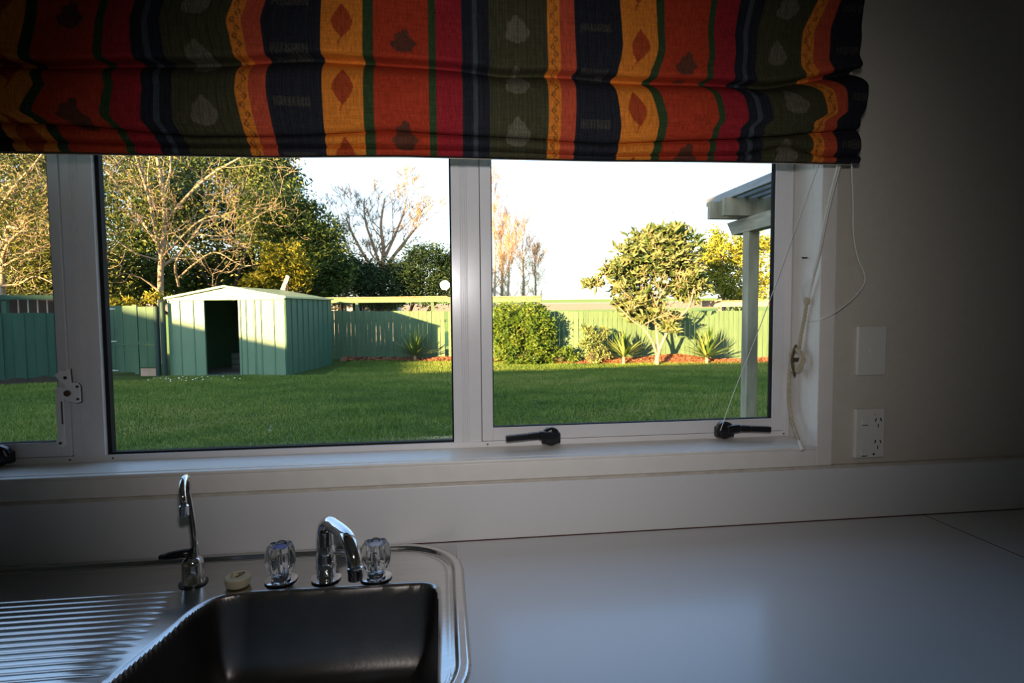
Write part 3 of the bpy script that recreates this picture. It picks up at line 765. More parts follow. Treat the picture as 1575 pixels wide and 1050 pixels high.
# soft streaks in the navy and olive bands
stv = 0.5+0.5*np.sin(Xs*1500+np.sin(Xs*370)*3)
dk = np.isin(ki, [5, 7, 8, 11])
col = np.where(dk[..., None], col*(0.8+0.4*stv[..., None]), col)
BV = np.stack([Xg.ravel(), Yg.ravel(), Zg.ravel()], 1)
idx = np.arange(nrow*ncol).reshape(nrow, ncol)
BF = np.stack([idx[:-1, :-1], idx[1:, :-1], idx[1:, 1:], idx[:-1, 1:]], -1).reshape(-1, 4)
bl = thing('roman_blind', 'striped cotton roman blind in rust, gold, green and navy, half raised above window', 'blind', (-0.4, -0.09, 1.67))
np_mesh('fabric', BV, BF, cloth, bl, smooth=True, color=col.reshape(-1, 3))
lining = mat('cream_lining', (0.45, 0.40, 0.32), 0.9)
b = MB()
for i in range(0, ncol-1, 20):
    j = min(i+20, ncol-1)
    b.add([(XC[i], -0.078, L4[i]+0.003), (XC[j], -0.078, L4[j]+0.003), (XC[j], -0.078, 2.20), (XC[i], -0.078, 2.20)], [(0, 1, 2, 3)])
b.build('lining', lining, bl)
MB().box(-1.64, 0.862, -0.082, -0.001, 2.20, 2.232).build('headrail', M['trim'], bl, label='timber head batten on the wall')

# blind cord: three strands gathered to a braid, wound on a cleat, with a plastic end; a loose loop to the side
bc = thing('blind_cord', 'gathered cream blind cords tied down to the cleat on the window jamb', 'cord', (0.86, 0.0, 1.06))
base = [at(1302, 205, -0.075), at(1292, 250, -0.045), at(1279, 300, -0.024), at(1268, 350, -0.021), at(1259, 395, -0.019), at(1250, 430, 0.0), at(1243, 460, 0.018)]
for i, (dx, dy) in enumerate(((-0.004, 0.0), (0.0035, 0.002), (0.0, -0.004))):
    w = [(p[0]+dx*(1-k/len(base)), p[1]+dy*(1-k/len(base)), p[2]) for k, p in enumerate(base)]
    MB().tube(spline(w), 0.0029 if i < 2 else 0.0016, n=7).build('strand', M['string'], bc, smooth=True)
kn = Vector(at(1241, 463, 0.020))
MB().lathe([(0.002, 0.010), (0.0065, 0.006), (0.0075, 0.0), (0.006, -0.006), (0.002, -0.010)], kn, n=10).build('knot', M['cord'], bc, smooth=True)
fr_ = MB()
for k in range(5):
    a = random.uniform(-1, 1)
    fr_.tube(spline([kn, kn+Vector((-0.010, -0.004*a, 0.008+0.006*k/2)), kn+Vector((-0.006-0.004*k/2, -0.006, 0.02+0.004*k)), kn+Vector((0.006, -0.004, 0.026+0.006*k))], 5), 0.0004, n=4)
fr_.build('frayed_end', M['string'], bc)
def braid(path, r, nm):
    P = spline(path, 10); 
    for ph in (0, 2*PI/3, 4*PI/3):
        q = []
        for i, p in enumerate(P):
            a = ph + i*0.9; q.append(p + Vector((math.cos(a)*r*0.6, math.sin(a)*r*0.6, 0)))
        MB().tube(q, r*0.62, n=6).build(nm, M['cord'], bc, smooth=True)
braid([kn, at(1237, 490, 0.030), at(1232, 515, 0.037), at(1229, 535, 0.042)], 0.0038, 'braid')
ctr = Vector(at(1229, 553, 0.040))
for k in range(5):      # turns of cord round the cleat
    lp = []
    for i in range(25):
        a = 2*PI*i/24
        lp.append(ctr + Vector((-0.006-0.003*(k % 2), (0.020+0.0015*(k % 3))*math.cos(a)*(0.9), (0.030-0.0025*k)*math.sin(a))) + Vector((0.003*math.sin(2*a+k), 0, 0)))
    MB().tube(lp, 0.0034, n=7, cap=False).build('turn', M['cord'], bc, smooth=True)
braid([ctr + Vector((-0.008, 0.018, 0.01)), at(1214, 575, 0.062), at(1213, 610, 0.064), at(1217, 640, 0.050), at(1224, 664, 0.022), at(1229, 677, -0.012)], 0.0036, 'tail')
te = Vector(at(1229, 677, -0.014)); te2 = Vector(at(1236, 695, -0.030))
MB().lathe([(0.0035, 0.0), (0.0042, 0.003), (0.0056, 0.020), (0.0056, 0.0235), (0.003, 0.0235)], te, n=14, axis=(te2-te)).build('cord_end', M['plastic'], bc, smooth='auto', label='white plastic cord end')
cl = thing('cord_cleat', 'dark tarnished cord cleat on the window jamb inside the wound cord', 'cleat', (0.845, 0.04, 1.26))
cpts = [ctr + Vector((0.010, 0, 0))*0 + Vector((-0.012, -0.006, 0.036)), ctr + Vector((-0.016, -0.002, 0.018)), ctr + Vector((-0.018, 0.0, 0.0)), ctr + Vector((-0.016, -0.001, -0.018)), ctr + Vector((-0.011, -0.003, -0.040))]
MB().tube(spline(cpts, 6), [0.0018]+[0.003]*(len(spline(cpts, 6))-2)+[0.0016], n=8).build('horn', M['bronze'], cl, smooth=True)
MB().tube([ctr + Vector((-0.018, 0, 0)), (0.8449, ctr.y, ctr.z)], 0.005, n=10).build('post', M['bronze'], cl)
lc = thing('loose_cord', 'thin white cord hanging in a loose loop over the wall beside window', 'cord', (0.9, -0.02, 1.36))
MB().tube(spline([at(1309, 203, -0.075), at(1310, 250, -0.05), at(1312, 310, -0.03), at(1313, 360, -0.02), at(1319, 395, -0.016), at(1329, 420, -0.014), at(1329, 437, -0.015), at(1312, 459, -0.018), at(1285, 480, -0.022), at(1262, 491, -0.012), at(1244, 495, 0.025)]), 0.0019, n=7).build('strand', M['string'], lc, smooth=True)
stg = MB().tube(spline([(0.842, -0.03, 1.735), at(1258, 258, -0.022), at(1225, 347, 0.004), at(1192, 440, 0.024), at(1165, 512, 0.034), at(1130, 600, 0.046), at(1108, 662, 0.052)]), 0.0009, n=6)
stg.build('pull_string', M['string'], smooth=True, label='fine white string stretched from blind down to the right-hand black window catch', cat='string')
hk = at(1238, 396, 0.03)
MB().tube([(0.8449, 0.036, hk[2]), (0.832, 0.034, hk[2]), (0.829, 0.030, hk[2]+0.001)], [0.0018, 0.0022, 0.001], n=8).build('wall_nail', M['black'], smooth=True, label='small black nail in the window jamb above the cleat', cat='nail')

# ------------------------------------------------------------------ garden: ground, lawn, fields
def terrain(x, y):
    r = np.hypot(x, y)
    return GZ + np.where(r > 34, (np.minimum(r, 240)-34)*0.0285, 0.0)
gxs = np.concatenate([np.linspace(-260, -30, 24), np.linspace(-28, 28, 29), np.linspace(30, 320, 30)])
gys = np.concatenate([np.linspace(-40, 0.3, 6), np.linspace(1, 36, 18), np.linspace(40, 250, 60), [300, 400]])
GX, GY = np.meshgrid(gxs, gys)
GV = np.stack([GX.ravel(), GY.ravel(), terrain(GX, GY).ravel()], 1)
idx = np.arange(GX.size).reshape(GX.shape)
GF = np.stack([idx[:-1, :-1], idx[:-1, 1:], idx[1:, 1:], idx[1:, :-1]], -1).reshape(-1, 4)
gm = bpy.data.materials.new('garden_and_fields'); gm.use_nodes = True
n, l = gm.node_tree.nodes, gm.node_tree.links
pb = n['Principled BSDF']; pb.inputs['Roughness'].default_value = 0.95; pb.inputs['Specular IOR Level'].default_value = 0.1
geo = n.new('ShaderNodeNewGeometry'); sp_ = n.new('ShaderNodeSeparateXYZ'); l.new(geo.outputs['Position'], sp_.inputs[0])
nn = n.new('ShaderNodeTexNoise'); nn.inputs['Scale'].default_value = 0.05; nn.inputs['Detail'].default_value = 3
l.new(geo.outputs['Position'], nn.inputs[0])
ad = n.new('ShaderNodeMath'); ad.operation = 'MULTIPLY_ADD'; ad.inputs[1].default_value = 14; l.new(nn.outputs[0], ad.inputs[0]); l.new(sp_.outputs[1], ad.inputs[2])
mr = n.new('ShaderNodeMapRange'); mr.inputs[1].default_value = 0; mr.inputs[2].default_value = 260; l.new(ad.outputs[0], mr.inputs[0])
rp = n.new('ShaderNodeValToRGB'); rp.color_ramp.interpolation = 'CONSTANT'
els = rp.color_ramp.elements
els[0].position = 0; els[0].color = (0.045, 0.075, 0.012, 1)
els[1].position = 94/260; els[1].color = (0.46, 0.33, 0.19, 1)
for p, c in ((30/260, (0.22, 0.34, 0.08, 1)), (146/260, (0.46, 0.40, 0.30, 1)), (160/260, (0.24, 0.36, 0.08, 1))):
    e = els.new(p); e.color = c
l.new(mr.outputs[0], rp.inputs[0])
n2 = n.new('ShaderNodeTexNoise'); n2.inputs['Scale'].default_value = 1.3; n2.inputs['Detail'].default_value = 6; l.new(geo.outputs['Position'], n2.inputs[0])
m2 = n.new('ShaderNodeMapRange'); m2.inputs[3].default_value = 0.75; m2.inputs[4].default_value = 1.25; l.new(n2.outputs[0], m2.inputs[0])
mx = n.new('ShaderNodeMix'); mx.data_type = 'RGBA'; mx.blend_type = 'MULTIPLY'; mx.inputs[0].default_value = 1
l.new(rp.outputs[0], mx.inputs[6]); l.new(m2.outputs[0], mx.inputs[7]); l.new(mx.outputs[2], pb.inputs['Base Color'])
g_ = np_mesh('ground', GV, GF, gm, smooth=True)
g_['kind'] = 'structure'; g_['label'] = 'garden soil and the farm fields rising beyond the fences'

# fence line at the end of the lawn
FL = [(-4.7, 18.98), (0.18, 17.62), (4.2, 15.92), (11.6, 14.95)]
def fence_y(x):
    return np.interp(x, [p[0] for p in FL], [p[1] for p in FL])
def blades(n, x0, x1, y0, y1, hmin, hmax, w, mask=None):
    x = RNG.uniform(x0, x1, n); y = RNG.uniform(y0, y1, n)
    ok = mask(x, y) if mask is not None else np.ones(n, bool)
    x, y = x[ok], y[ok]; n = len(x)
    clump = 0.5+0.5*np.sin(x*2.1+np.sin(y*1.3)*2)*np.sin(y*2.7+np.sin(x*0.9)*2)
    h = RNG.uniform(hmin, hmax, n)*(0.65+0.6*clump); a = RNG.uniform(0, 2*PI, n); lean = RNG.uniform(0.1, 0.9, n)*h; la = RNG.uniform(0, 2*PI, n)
    ww = RNG.uniform(0.6, 1.2, n)*w
    V = np.empty((n, 3, 3))
    V[:, 0] = np.stack([x-ww*np.cos(a), y-ww*np.sin(a), np.full(n, GZ)], 1)
    V[:, 1] = np.stack([x+ww*np.cos(a), y+ww*np.sin(a), np.full(n, GZ)], 1)
    V[:, 2] = np.stack([x+lean*np.cos(la), y+lean*np.sin(la), GZ+h], 1)
    patch = 0.5+0.16*np.sin(x*0.8+1.7*np.sin(y*0.55))+0.16*np.sin(y*1.1+1.3*np.sin(x*0.43+1))+0.2*np.sin(y*4.3+1.8*np.sin(x*1.1)+0.9*np.sin(x*2.7))*np.sin(x*0.9+y*0.7)+0.14*np.sin(x*5.3+2*np.sin(y*3.1))*np.sin(y*7.7+np.sin(x*2.3))
    rnd = np.clip(0.75*patch+0.35*RNG.uniform(0, 1, n), 0, 1)
    return V.reshape(-1, 3), np.arange(3*n).reshape(n, 3), np.repeat(rnd, 3)
def on_lawn(x, y):
    return (y < fence_y(x)-0.55) & ~((x > -7.3) & (x < -3.0) & (y > 14.35-0.19*(x+7.05))) & (np.abs(x-0.12*y) < 0.93*(y+1.6)) & ((x > -7.2) | (y < 13.4+0.1*(x+8)))
grass = leaf_mat('lawn_grass', [(0.040, 0.092, 0.012), (0.088, 0.160, 0.020), (0.165, 0.230, 0.034), (0.26, 0.275, 0.07)], tl=0.15)
V1, F1, A1 = blades(420000, -12.5, 12.5, 4.6, 18.6, 0.03, 0.065, 0.008, on_lawn)
go = np_mesh('grass', V1, F1, grass, attr=A1)
setp(go, 'mown green lawn in the shade of the house', 'grass', kind='stuff')
# a few daisies near the shed
V, F = [], []
for k in range(26):
    cx, cy = (-5.9+RNG.normal()*0.55, 13.1+RNG.normal()*0.28); r0 = RNG.uniform(0.012, 0.022)
    for j in range(6): V.append((cx+r0*math.cos(j*PI/3), cy+r0*math.sin(j*PI/3), GZ+0.07+0.006*math.sin(j*PI/3)))
    F += [(6*k, 6*k+1, 6*k+2, 6*k+3), (6*k+3, 6*k+4, 6*k+5, 6*k)]
dz_ = np_mesh('daisies', np.array(V), np.array(F), mat('daisy_petals', (0.8, 0.8, 0.78), 0.7))
setp(dz_, 'tiny white daisies scattered in the lawn before the shed', 'flowers', kind='stuff')
# mulch bed along the fence
def strip(n=90):
    xs = np.linspace(-3.4, 11.0, n); V = []; F = []
    for i, x in enumerate(xs):
        yf = float(fence_y(x)); w = 0.62 + 0.12*math.sin(x*1.7)+0.06*math.sin(x*5)
        hump = 0.06+0.05*max(0, math.sin(x*1.3+0.6)) + 0.16*math.exp(-((x-7.1)/0.8)**2)
        for j, t in enumerate((0.0, 0.2, 0.5, 0.8, 1.0)):
            V.append((x, yf-w*t+0.03, GZ + (hump*math.sin(PI*min(1, 0.35+0.65*t))+0.012*math.sin(x*31+j*2.1) if t < 1 else 0.0)+0.004))
    for i in range(n-1):
        for j in range(4): F.append((i*5+j, i*5+j+1, (i+1)*5+j+1, (i+1)*5+j))
    return np.array(V), np.array(F)
V, F = strip()
mb_ = np_mesh('garden_bed', V, F, M['mulch'], smooth=True)
mb_['kind'] = 'structure'; mb_['label'] = 'reddish bark mulch bed along the foot of the green fence'
V, F = [], []
for i in range(40):
    t_ = i/39; cx, cy = -13.7+4.8*t_, 11.2+2.65*t_
    for j, (o_, h_) in enumerate(((-0.02, 0.13+0.04*math.sin(i*1.9)), (0.08, 0.09+0.04*math.sin(i*1.3+1)), (0.17, 0.04), (0.27+0.06*math.sin(i*0.9), 0.004))):
        V.append((cx+0.48*o_, cy-0.88*o_, GZ+h_))
for i in range(39):
    for j in range(3): F.append((i*4+j, i*4+j+1, i*4+j+5, i*4+j+4))
mb2 = np_mesh('garden_bed', np.array(V), np.array(F), mat('dark_soil', (0.022, 0.014, 0.006), 0.95, var=0.4, scale=8, bump=0.4, bscale=20), smooth=True)
mb2['kind'] = 'structure'; mb2['label'] = 'dark earth banked against the foot of the side fence'
# bark chips lying on it
nch = 5200
x = RNG.uniform(-3.2, 10.8, nch); t = RNG.uniform(0.1, 1.12, nch); y = fence_y(x) - 0.66*t
hz_ = GZ + 0.03 + (0.05+0.05*np.maximum(0, np.sin(x*1.3+0.6))+0.16*np.exp(-((x-7.1)/0.8)**2))*np.sin(PI*np.clip(0.35+0.65*t, 0, 1))
ln = RNG.uniform(0.03, 0.08, nch); a = RNG.uniform(0, PI, nch); ti = RNG.uniform(-0.5, 0.5, nch)
dx_, dy_ = np.cos(a)*ln, np.sin(a)*ln
V = np.stack([np.stack([x-dx_, y-dy_, hz_-ti*ln], 1), np.stack([x+dy_*0.4, y-dx_*0.4, hz_+0.012], 1), np.stack([x+dx_, y+dy_, hz_+ti*ln], 1), np.stack([x-dy_*0.4, y+dx_*0.4, hz_+0.004], 1)], 1).reshape(-1, 3)
F = np.arange(4*nch).reshape(nch, 4)
chips = np_mesh('bark_chips', V, F, mat('bark_chips', (0.3, 0.12, 0.06), 0.9, attr=('rnd', [(0.16, 0.06, 0.03), (0.34, 0.13, 0.06), (0.48, 0.22, 0.11)])), attr=np.repeat(RNG.uniform(0, 1, nch), 4))
setp(chips, 'loose orange-brown bark chips on the bed under the fence', 'bark chips', kind='stuff')

# ------------------------------------------------------------------ fences
def fence_run(root, A, B, pitch, z0, ztop, m, thick=0.018, jit=0.006, gap=0.011, skip=None):
    A, B = Vector((A[0], A[1], 0)), Vector((B[0], B[1], 0)); d = (B-A); L = d.length; d.normalize(); nrm = Vector((d.y, -d.x, 0))
    k = int(L/pitch)
    for i in range(k):
        u0, u1 = i*pitch, (i+1)*pitch-(gap if gap else -0.006)
        o = random.uniform(-0.004, 0.006) + (0.020 if (i % 2 and not gap) else 0.0); zt = ztop(A.x+d.x*(u0+u1)/2) + random.uniform(-jit, jit)
        g = random.uniform(-0.003, 0.003)
        p = [A + d*u0 + nrm*o, A + d*u1 + nrm*(o+g), A + d*u1 + nrm*(o-thick), A + d*u0 + nrm*(o-thick)]
        MB().hexa([(q.x, q.y, z0) for q in p], [(q.x, q.y, zt+random.uniform(-0.003, 0.003)) for q in p]).build('board', m, root)
bf = thing('board_fence', 'long green paling fence across the end of the lawn', 'fence', (3.0, 16.6, GZ))
ztop_ = lambda x: float(np.interp(x, [-4.7, 0.2, 4.2, 11.6], [1.42, 1.36, 1.33, 1.30]))
for i in range(3):
    fence_run(bf, FL[i], FL[i+1], 0.150, GZ-0.02, ztop_, M['green_fence'])
def along(A, B, u):
    return (A[0]+(B[0]-A[0])*u, A[1]+(B[1]-A[1])*u)
for i in range(3):      # rails behind the palings
    A, B = FL[i], FL[i+1]
    for zr in (0.15, 1.05):
        MB().bar((A[0], A[1]+0.06, zr), (B[0], B[1]+0.06, zr), 0.05, 0.09).build('rail', M['green_dark'], bf)
for x in (-4.3, -2.9, -0.33, 2.1, 4.3, 6.4, 8.55, 11.0):
    y = float(fence_y(x)); zt = 1.70 if (x < 3 or x > 8) else 1.30
    MB().box(x-0.05, x+0.05, y+0.035, y+0.125, GZ-0.05, zt).build('post', M['green_fence'] if x < 8 else M['raw_wood'], bf)
# top rail with a lichen-brown cap over the left half, another at the far right
for (xa, xb, zz) in ((-4.3, 0.18, 1.755), (0.18, 3.1, 1.72), (8.0, 11.5, 1.52)):
    ya, yb_ = float(fence_y(xa))+0.03, float(fence_y(xb))+0.03
    rm = M['green_fence'] if xa < 7 else M['raw_wood']
    MB().bar((xa, ya, zz), (xb, yb_, zz), 0.06, 0.16).build('top_rail', rm, bf)
    MB().bar((xa, ya-0.01, zz+0.097), (xb, yb_-0.01, zz+0.097), 0.13, 0.03).build('rail_cap', M['rail_rust'], bf, label='brown lichen-covered rail cap')
# left-hand fence
lf = thing('board_fence', 'dark green paling fence seen through the narrow side light of the window', 'fence', (-10.6, 13.0, GZ))
LA, LB = (-13.6, 11.3), (-8.95, 13.85)
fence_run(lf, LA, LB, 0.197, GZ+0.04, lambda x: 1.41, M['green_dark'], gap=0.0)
dl = Vector((LB[0]-LA[0], LB[1]-LA[1], 0)).normalized()
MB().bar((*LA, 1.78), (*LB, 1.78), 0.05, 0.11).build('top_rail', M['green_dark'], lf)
for k in range(5):
    p = along(LA, LB, k/4); MB().box(p[0]-0.05, p[0]+0.05, p[1]+0.03, p[1]+0.13, GZ-0.05, 1.80).build('post', M['green_dark'], lf)
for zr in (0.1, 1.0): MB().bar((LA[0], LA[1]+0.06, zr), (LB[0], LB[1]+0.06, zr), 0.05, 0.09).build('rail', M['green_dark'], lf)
for k in range(30):      # thin bleached laths behind the open band under the rail
    p = along(LA, LB, (k+0.5)/30)
    MB().box(p[0]-0.012, p[0]+0.012, p[1]+0.16, p[1]+0.18, 1.0, 1.74).build('lath', M['raw_wood'] if k % 3 else M['grey_wood'], lf)
MB().bar((LA[0]-0.15, LA[1]+0.26, 1.52), (LB[0]-0.15, LB[1]+0.26, 1.52), 0.02, 0.50).build('back_board', mat('brown_back_board', (0.055, 0.035, 0.022), 0.9, var=0.3, scale=4), lf, label='dark brown boarding behind the open band')
# gate beside the shed
gt = thing('garden_gate', 'green board gate with T hinges between the side fence and the shed', 'gate', (-8.05, 14.53, GZ))
GA, GB = Vector((-8.95, 14.70, 0)), Vector((-7.22, 14.37, 0)); gd = (GB-GA).normalized(); gn = Vector((gd.y, -gd.x, 0))
def gp(u, o, z): 
    q = GA + gd*u + gn*o; return (q.x, q.y, z)
def gbox(u0, u1, o0, o1, z0, z1, name, m, par, label=None, bev=0):
    o = MB().hexa([gp(u0, o1, z0), gp(u1, o1, z0), gp(u1, o0, z0), gp(u0, o0, z0)], [gp(u0, o1, z1), gp(u1, o1, z1), gp(u1, o0, z1), gp(u0, o0, z1)]).build(name, m, par, bev=bev)
    if label: o['label'] = label
    return o
for (u0, u1, z0, z1) in ((0.0, 0.245, -0.15, 0.55), (0.255, 0.48, -0.15, 0.55), (0.49, 0.72, -0.15, 0.55), (0.73, 0.99, -0.15, 0.55),
                         (0.0, 0.245, 0.56, 1.58), (0.255, 0.48, 0.56, 1.58), (0.49, 0.72, 0.56, 1.58), (0.73, 0.99, 0.56, 1.58)):
    gbox(u0, u1, 0.0, 0.018, z0, z1, 'board', M['green_gate'], gt)
gbox(1.0, 1.12, -0.02, 0.03, -0.2, 1.60, 'post', M['green_gate'], gt)
for (u0, u1) in ((1.14, 1.36), (1.37, 1.60)):
    gbox(u0, u1, 0.0, 0.018, -0.02, 0.56, 'board', M['green_gate'], gt); gbox(u0, u1, 0.0, 0.018, 0.64, 1.55, 'board', M['green_gate'], gt)
gbox(1.13, 1.61, 0.018, 0.035, 0.565, 0.66, 'rail', M['green_gate'], gt)
gbox(0.0, 1.0, 0.018, 0.03, 0.545, 0.60, 'rail', M['green_gate'], gt)
gbox(1.15, 1.62, -0.005, 0.02, -0.25, -0.05, 'kick_board', M['raw_wood'], gt, 'unpainted timber kick board')
for zc in (1.50, 0.66, -0.10):
    h = gbox(0.275, 0.31, 0.03, 0.038, zc-0.06, zc+0.06, 'hinge', M['plastic'], gt, 'pale T hinge')
    MB().hexa([gp(0.31, 0.038, zc-0.02), gp(0.55, 0.038, zc-0.008), gp(0.55, 0.03, zc-0.008), gp(0.31, 0.03, zc-0.02)], [gp(0.31, 0.038, zc+0.02), gp(0.55, 0.038, zc+0.008), gp(0.55, 0.03, zc+0.008), gp(0.31, 0.03, zc+0.02)]).build('strap', M['plastic'], h)
for (u0, u1, zt, lab) in ((1.63, 1.77, 1.56, 'dark green round-topped post nearest the gate panel'), (1.81, 1.94, 1.66, 'dark green post against the shed corner')):
    p0 = GA + gd*((u0+u1)/2) + gn*0.10
    setp(MB().lathe([(0.062, 0), (0.062, zt-GZ-0.02), (0.05, zt-GZ)], (p0.x, p0.y, GZ), n=14).build('gate_post', M['green_post'], smooth='auto'), lab, 'post')

# ------------------------------------------------------------------ shed
SO = Vector((-7.05, 14.36, 0)); e1 = Vector((0.982, -0.189, 0)); e2 = Vector((0.189, 0.982, 0))
SW, SD, SH, SR = 3.12, 3.05, 1.74, 2.02
def sh(u, v, z):
    q = SO + e1*u + e2*v; return (q.x, q.y, z)
shed = thing('garden_shed', 'pale green sheet-steel garden shed with open doorway at the back of the lawn', 'shed', (-5.5, 14.1, GZ))
def sbox(u0, u1, v0, v1, z0, z1, name, m, par=shed, label=None, bev=0.0):
    o = MB().hexa([sh(u0, v0, z0), sh(u1, v0, z0), sh(u1, v1, z0), sh(u0, v1, z0)], [sh(u0, v0, z1), sh(u1, v0, z1), sh(u1, v1, z1), sh(u0, v1, z1)]).build(name, m, par, bev=bev)
    if label: o['label'] = label
    return o
def panel(u0, u1, z0, z1, name='wall_panel', v=0.0, m=None):
    """pressed steel sheet with a raised rib down one edge, facing the house"""
    prof = [(u0, v), (u0+0.012, v-0.022), (u0+0.030, v-0.022), (u0+0.042, v), (u1-0.004, v), (u1-0.004, v+0.012), (u0, v+0.012)]
    return MB().prism([sh(a, c, z0) for a, c in prof][::-1], (0, 0, z1-z0)).build(name, m or M['shed'], shed)
for (a, c) in ((0.0, 0.30), (0.30, 0.66), (0.66, 0.93)): panel(a, c, GZ, SH)
for (a, c) in ((1.92, 2.07), (2.07, 2.30)): panel(a, c, GZ+0.03, SH-0.03, 'door_panel', v=-0.012)
for (a, c) in ((2.30, 2.46), (2.46, 2.80), (2.80, 3.10)): panel(a, c, GZ, SH)
sbox(0.93, 0.985, -0.02, 0.03, GZ, SH, 'door_jamb', M['shed'])
sbox(1.895, 1.925, -0.022, 0.03, GZ, SH, 'door_jamb', M['shed'])
MB().lathe([(0.02, 0), (0.02, 0.02), (0.012, 0.03)], sh(1.945, -0.022, 0.72), n=10, axis=tuple(-e2)).build('handle', M['bronze'], shed)
sbox(0.0, SW, -0.03, 0.0, SH-0.035, SH+0.03, 'door_track', M['shed'])
sbox(0.93, 1.93, -0.03, 0.03, GZ, GZ+0.03, 'sill', M['shed_dark'])
MB().prism([sh(0, -0.005, SH+0.03), sh(SW, -0.005, SH+0.03), sh(SW/2, -0.005, SR)], tuple(e2*0.02)).build('gable', M['shed'], shed)
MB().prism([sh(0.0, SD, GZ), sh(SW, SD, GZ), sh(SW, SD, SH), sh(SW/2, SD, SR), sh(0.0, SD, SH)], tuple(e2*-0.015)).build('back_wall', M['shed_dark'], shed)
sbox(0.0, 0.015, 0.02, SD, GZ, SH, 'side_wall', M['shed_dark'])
npn = 9
for k in range(npn):
    v0, v1 = SD*k/npn, SD*(k+1)/npn
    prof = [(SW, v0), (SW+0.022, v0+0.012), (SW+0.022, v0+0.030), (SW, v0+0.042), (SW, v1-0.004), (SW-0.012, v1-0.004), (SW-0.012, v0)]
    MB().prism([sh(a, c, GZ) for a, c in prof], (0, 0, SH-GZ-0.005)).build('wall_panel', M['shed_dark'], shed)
for side in (0, 1):
    for k in range(4):
        v0, v1 = -0.06+(SD+0.12)*k/4, -0.06+(SD+0.12)*(k+1)/4-0.008
        ue = -0.05 if side == 0 else SW+0.05
        ze = SH+0.0
        p = [(ue, v0, ze), (SW/2, v0, SR+0.012), (SW/2, v1, SR+0.012), (ue, v1, ze)]
        MB().hexa([sh(a, c, z+0.018) for a, c, z in p], [sh(a, c, z+0.034) for a, c, z in p]).build('roof_sheet', M['shed_roof'], shed)
for side in (0, 1):
    ue = -0.055 if side == 0 else SW+0.055
    MB().bar(sh(ue, -0.065, SH+0.02), sh(SW/2, -0.065, SR+0.035), 0.012, 0.055).build('barge_trim', M['shed'], shed)
    MB().bar(sh(ue, -0.06, SH+0.022), sh(ue, SD+0.06, SH+0.022), 0.012, 0.045).build('eave_trim', M['shed_roof'], shed)
sbox(0.02, SW-0.02, 0.03, SD-0.02, GZ-0.02, GZ+0.012, 'floor_sheet', M['shed_in'])
bk = thing('storage_drum', 'grey plastic drum standing inside the dark shed doorway', 'drum', sh(1.74, 0.75, GZ+0.013))
c0 = sh(1.74, 0.75, GZ+0.013)
MB().lathe([(0.15, 0), (0.17, 0.02), (0.19, 0.25), (0.185, 0.26), (0.20, 0.52), (0.205, 0.53), (0.205, 0.56)], c0, n=22).build('body', M['bucket'], bk, smooth='auto')
MB().lathe([(0.21, 0.56), (0.21, 0.585), (0.15, 0.60)], c0, n=22).build('lid', M['plastic'], bk, smooth='auto')
tb_ = thing('tool_crate', 'dark wooden crate deep inside the shed', 'crate', sh(1.2, 1.6, GZ+0.013))
for (u0, u1, v0, v1) in ((0.9, 1.5, 1.30, 1.32), (0.9, 1.5, 1.88, 1.90), (0.9, 0.92, 1.32, 1.88), (1.48, 1.5, 1.32, 1.88)):
    for k in range(3): sbox(u0, u1, v0, v1, GZ+0.02+k*0.16, GZ+0.16+k*0.16, 'slat', M['shed_in'], tb_)
# leaning pale board on the bank behind the shed
MB().bar(at(432, 452, 17.9), at(443, 424, 18.1), 0.13, 0.03, up=(0, 1, 0)).build('leaning_pole', M['slat_wood'], label='pale weathered board leaning behind the shed roof', cat='board')

# neighbour's low white outbuilding, seen through the open band of the fence
nb = thing('outbuilding', 'low white outbuilding glimpsed over the green fence beside the shed', 'building', (-2.9, 23.5, GZ))
MB().box(-4.6, -1.9, 23.2, 25.5, GZ, 1.80).build('wall', M['white_paint'], nb)
MB().prism([(-4.8, 23.0, 1.82), (-1.6, 23.0, 1.66), (-1.6, 23.0, 1.72), (-4.8, 23.0, 1.90)], (0, 2.7, 0)).build('roof', M['slat_wood'], nb)
for k in range(3):
    w = MB().box(-4.5+k*0.75, -4.05+k*0.75, 23.16, 23.2, 1.1, 1.72).build('window', M['slot'], nb)
    for j in range(3): MB().box(-4.40+k*0.75+j*0.14, -4.36+k*0.75+j*0.14, 23.14, 23.17, 1.1, 1.72).build('bar', M['white_paint'], w)

# ------------------------------------------------------------------ pergola at the right
pg_ = thing('pergola', 'weathered grey timber pergola outside the right-hand light', 'pergola', (2.6, 2.8, GZ))
MB().box(2.392, 2.482, 3.0, 3.09, GZ, 2.002).build('post', M['grey_wood'], pg_, bev=0.004)
MB().prism([(2.388, 3.345, 2.106), (2.388, 3.255, 1.992), (2.388, 0.20, 1.992), (2.388, 0.20, 2.106)], (0.098, 0, 0)).build('beam', M['grey_wood_y'], pg_, bev=0.003)
MB().box(2.188, 5.2, 3.00, 3.045, 2.112, 2.252).build('rafter', M['grey_wood'], pg_, bev=0.003)
MB().box(2.150, 5.2, 3.165, 3.21, 2.112, 2.250).build('rafter', M['grey_wood'], pg_, bev=0.003)
MB().box(2.188, 5.2, 1.55, 1.595, 2.112, 2.252).build('rafter', M['grey_wood'], pg_, bev=0.003)
for k in range(24):
    x0 = 2.245 + k*0.105
    MB().box(x0, x0+0.045, 0.66, 3.43, 2.254, 2.316).build('slat', M['slat_wood'], pg_, bev=0.003)
MB().box(5.05, 5.14, 3.0, 3.09, GZ, 2.105).build('post', M['grey_wood'], pg_, bev=0.004)

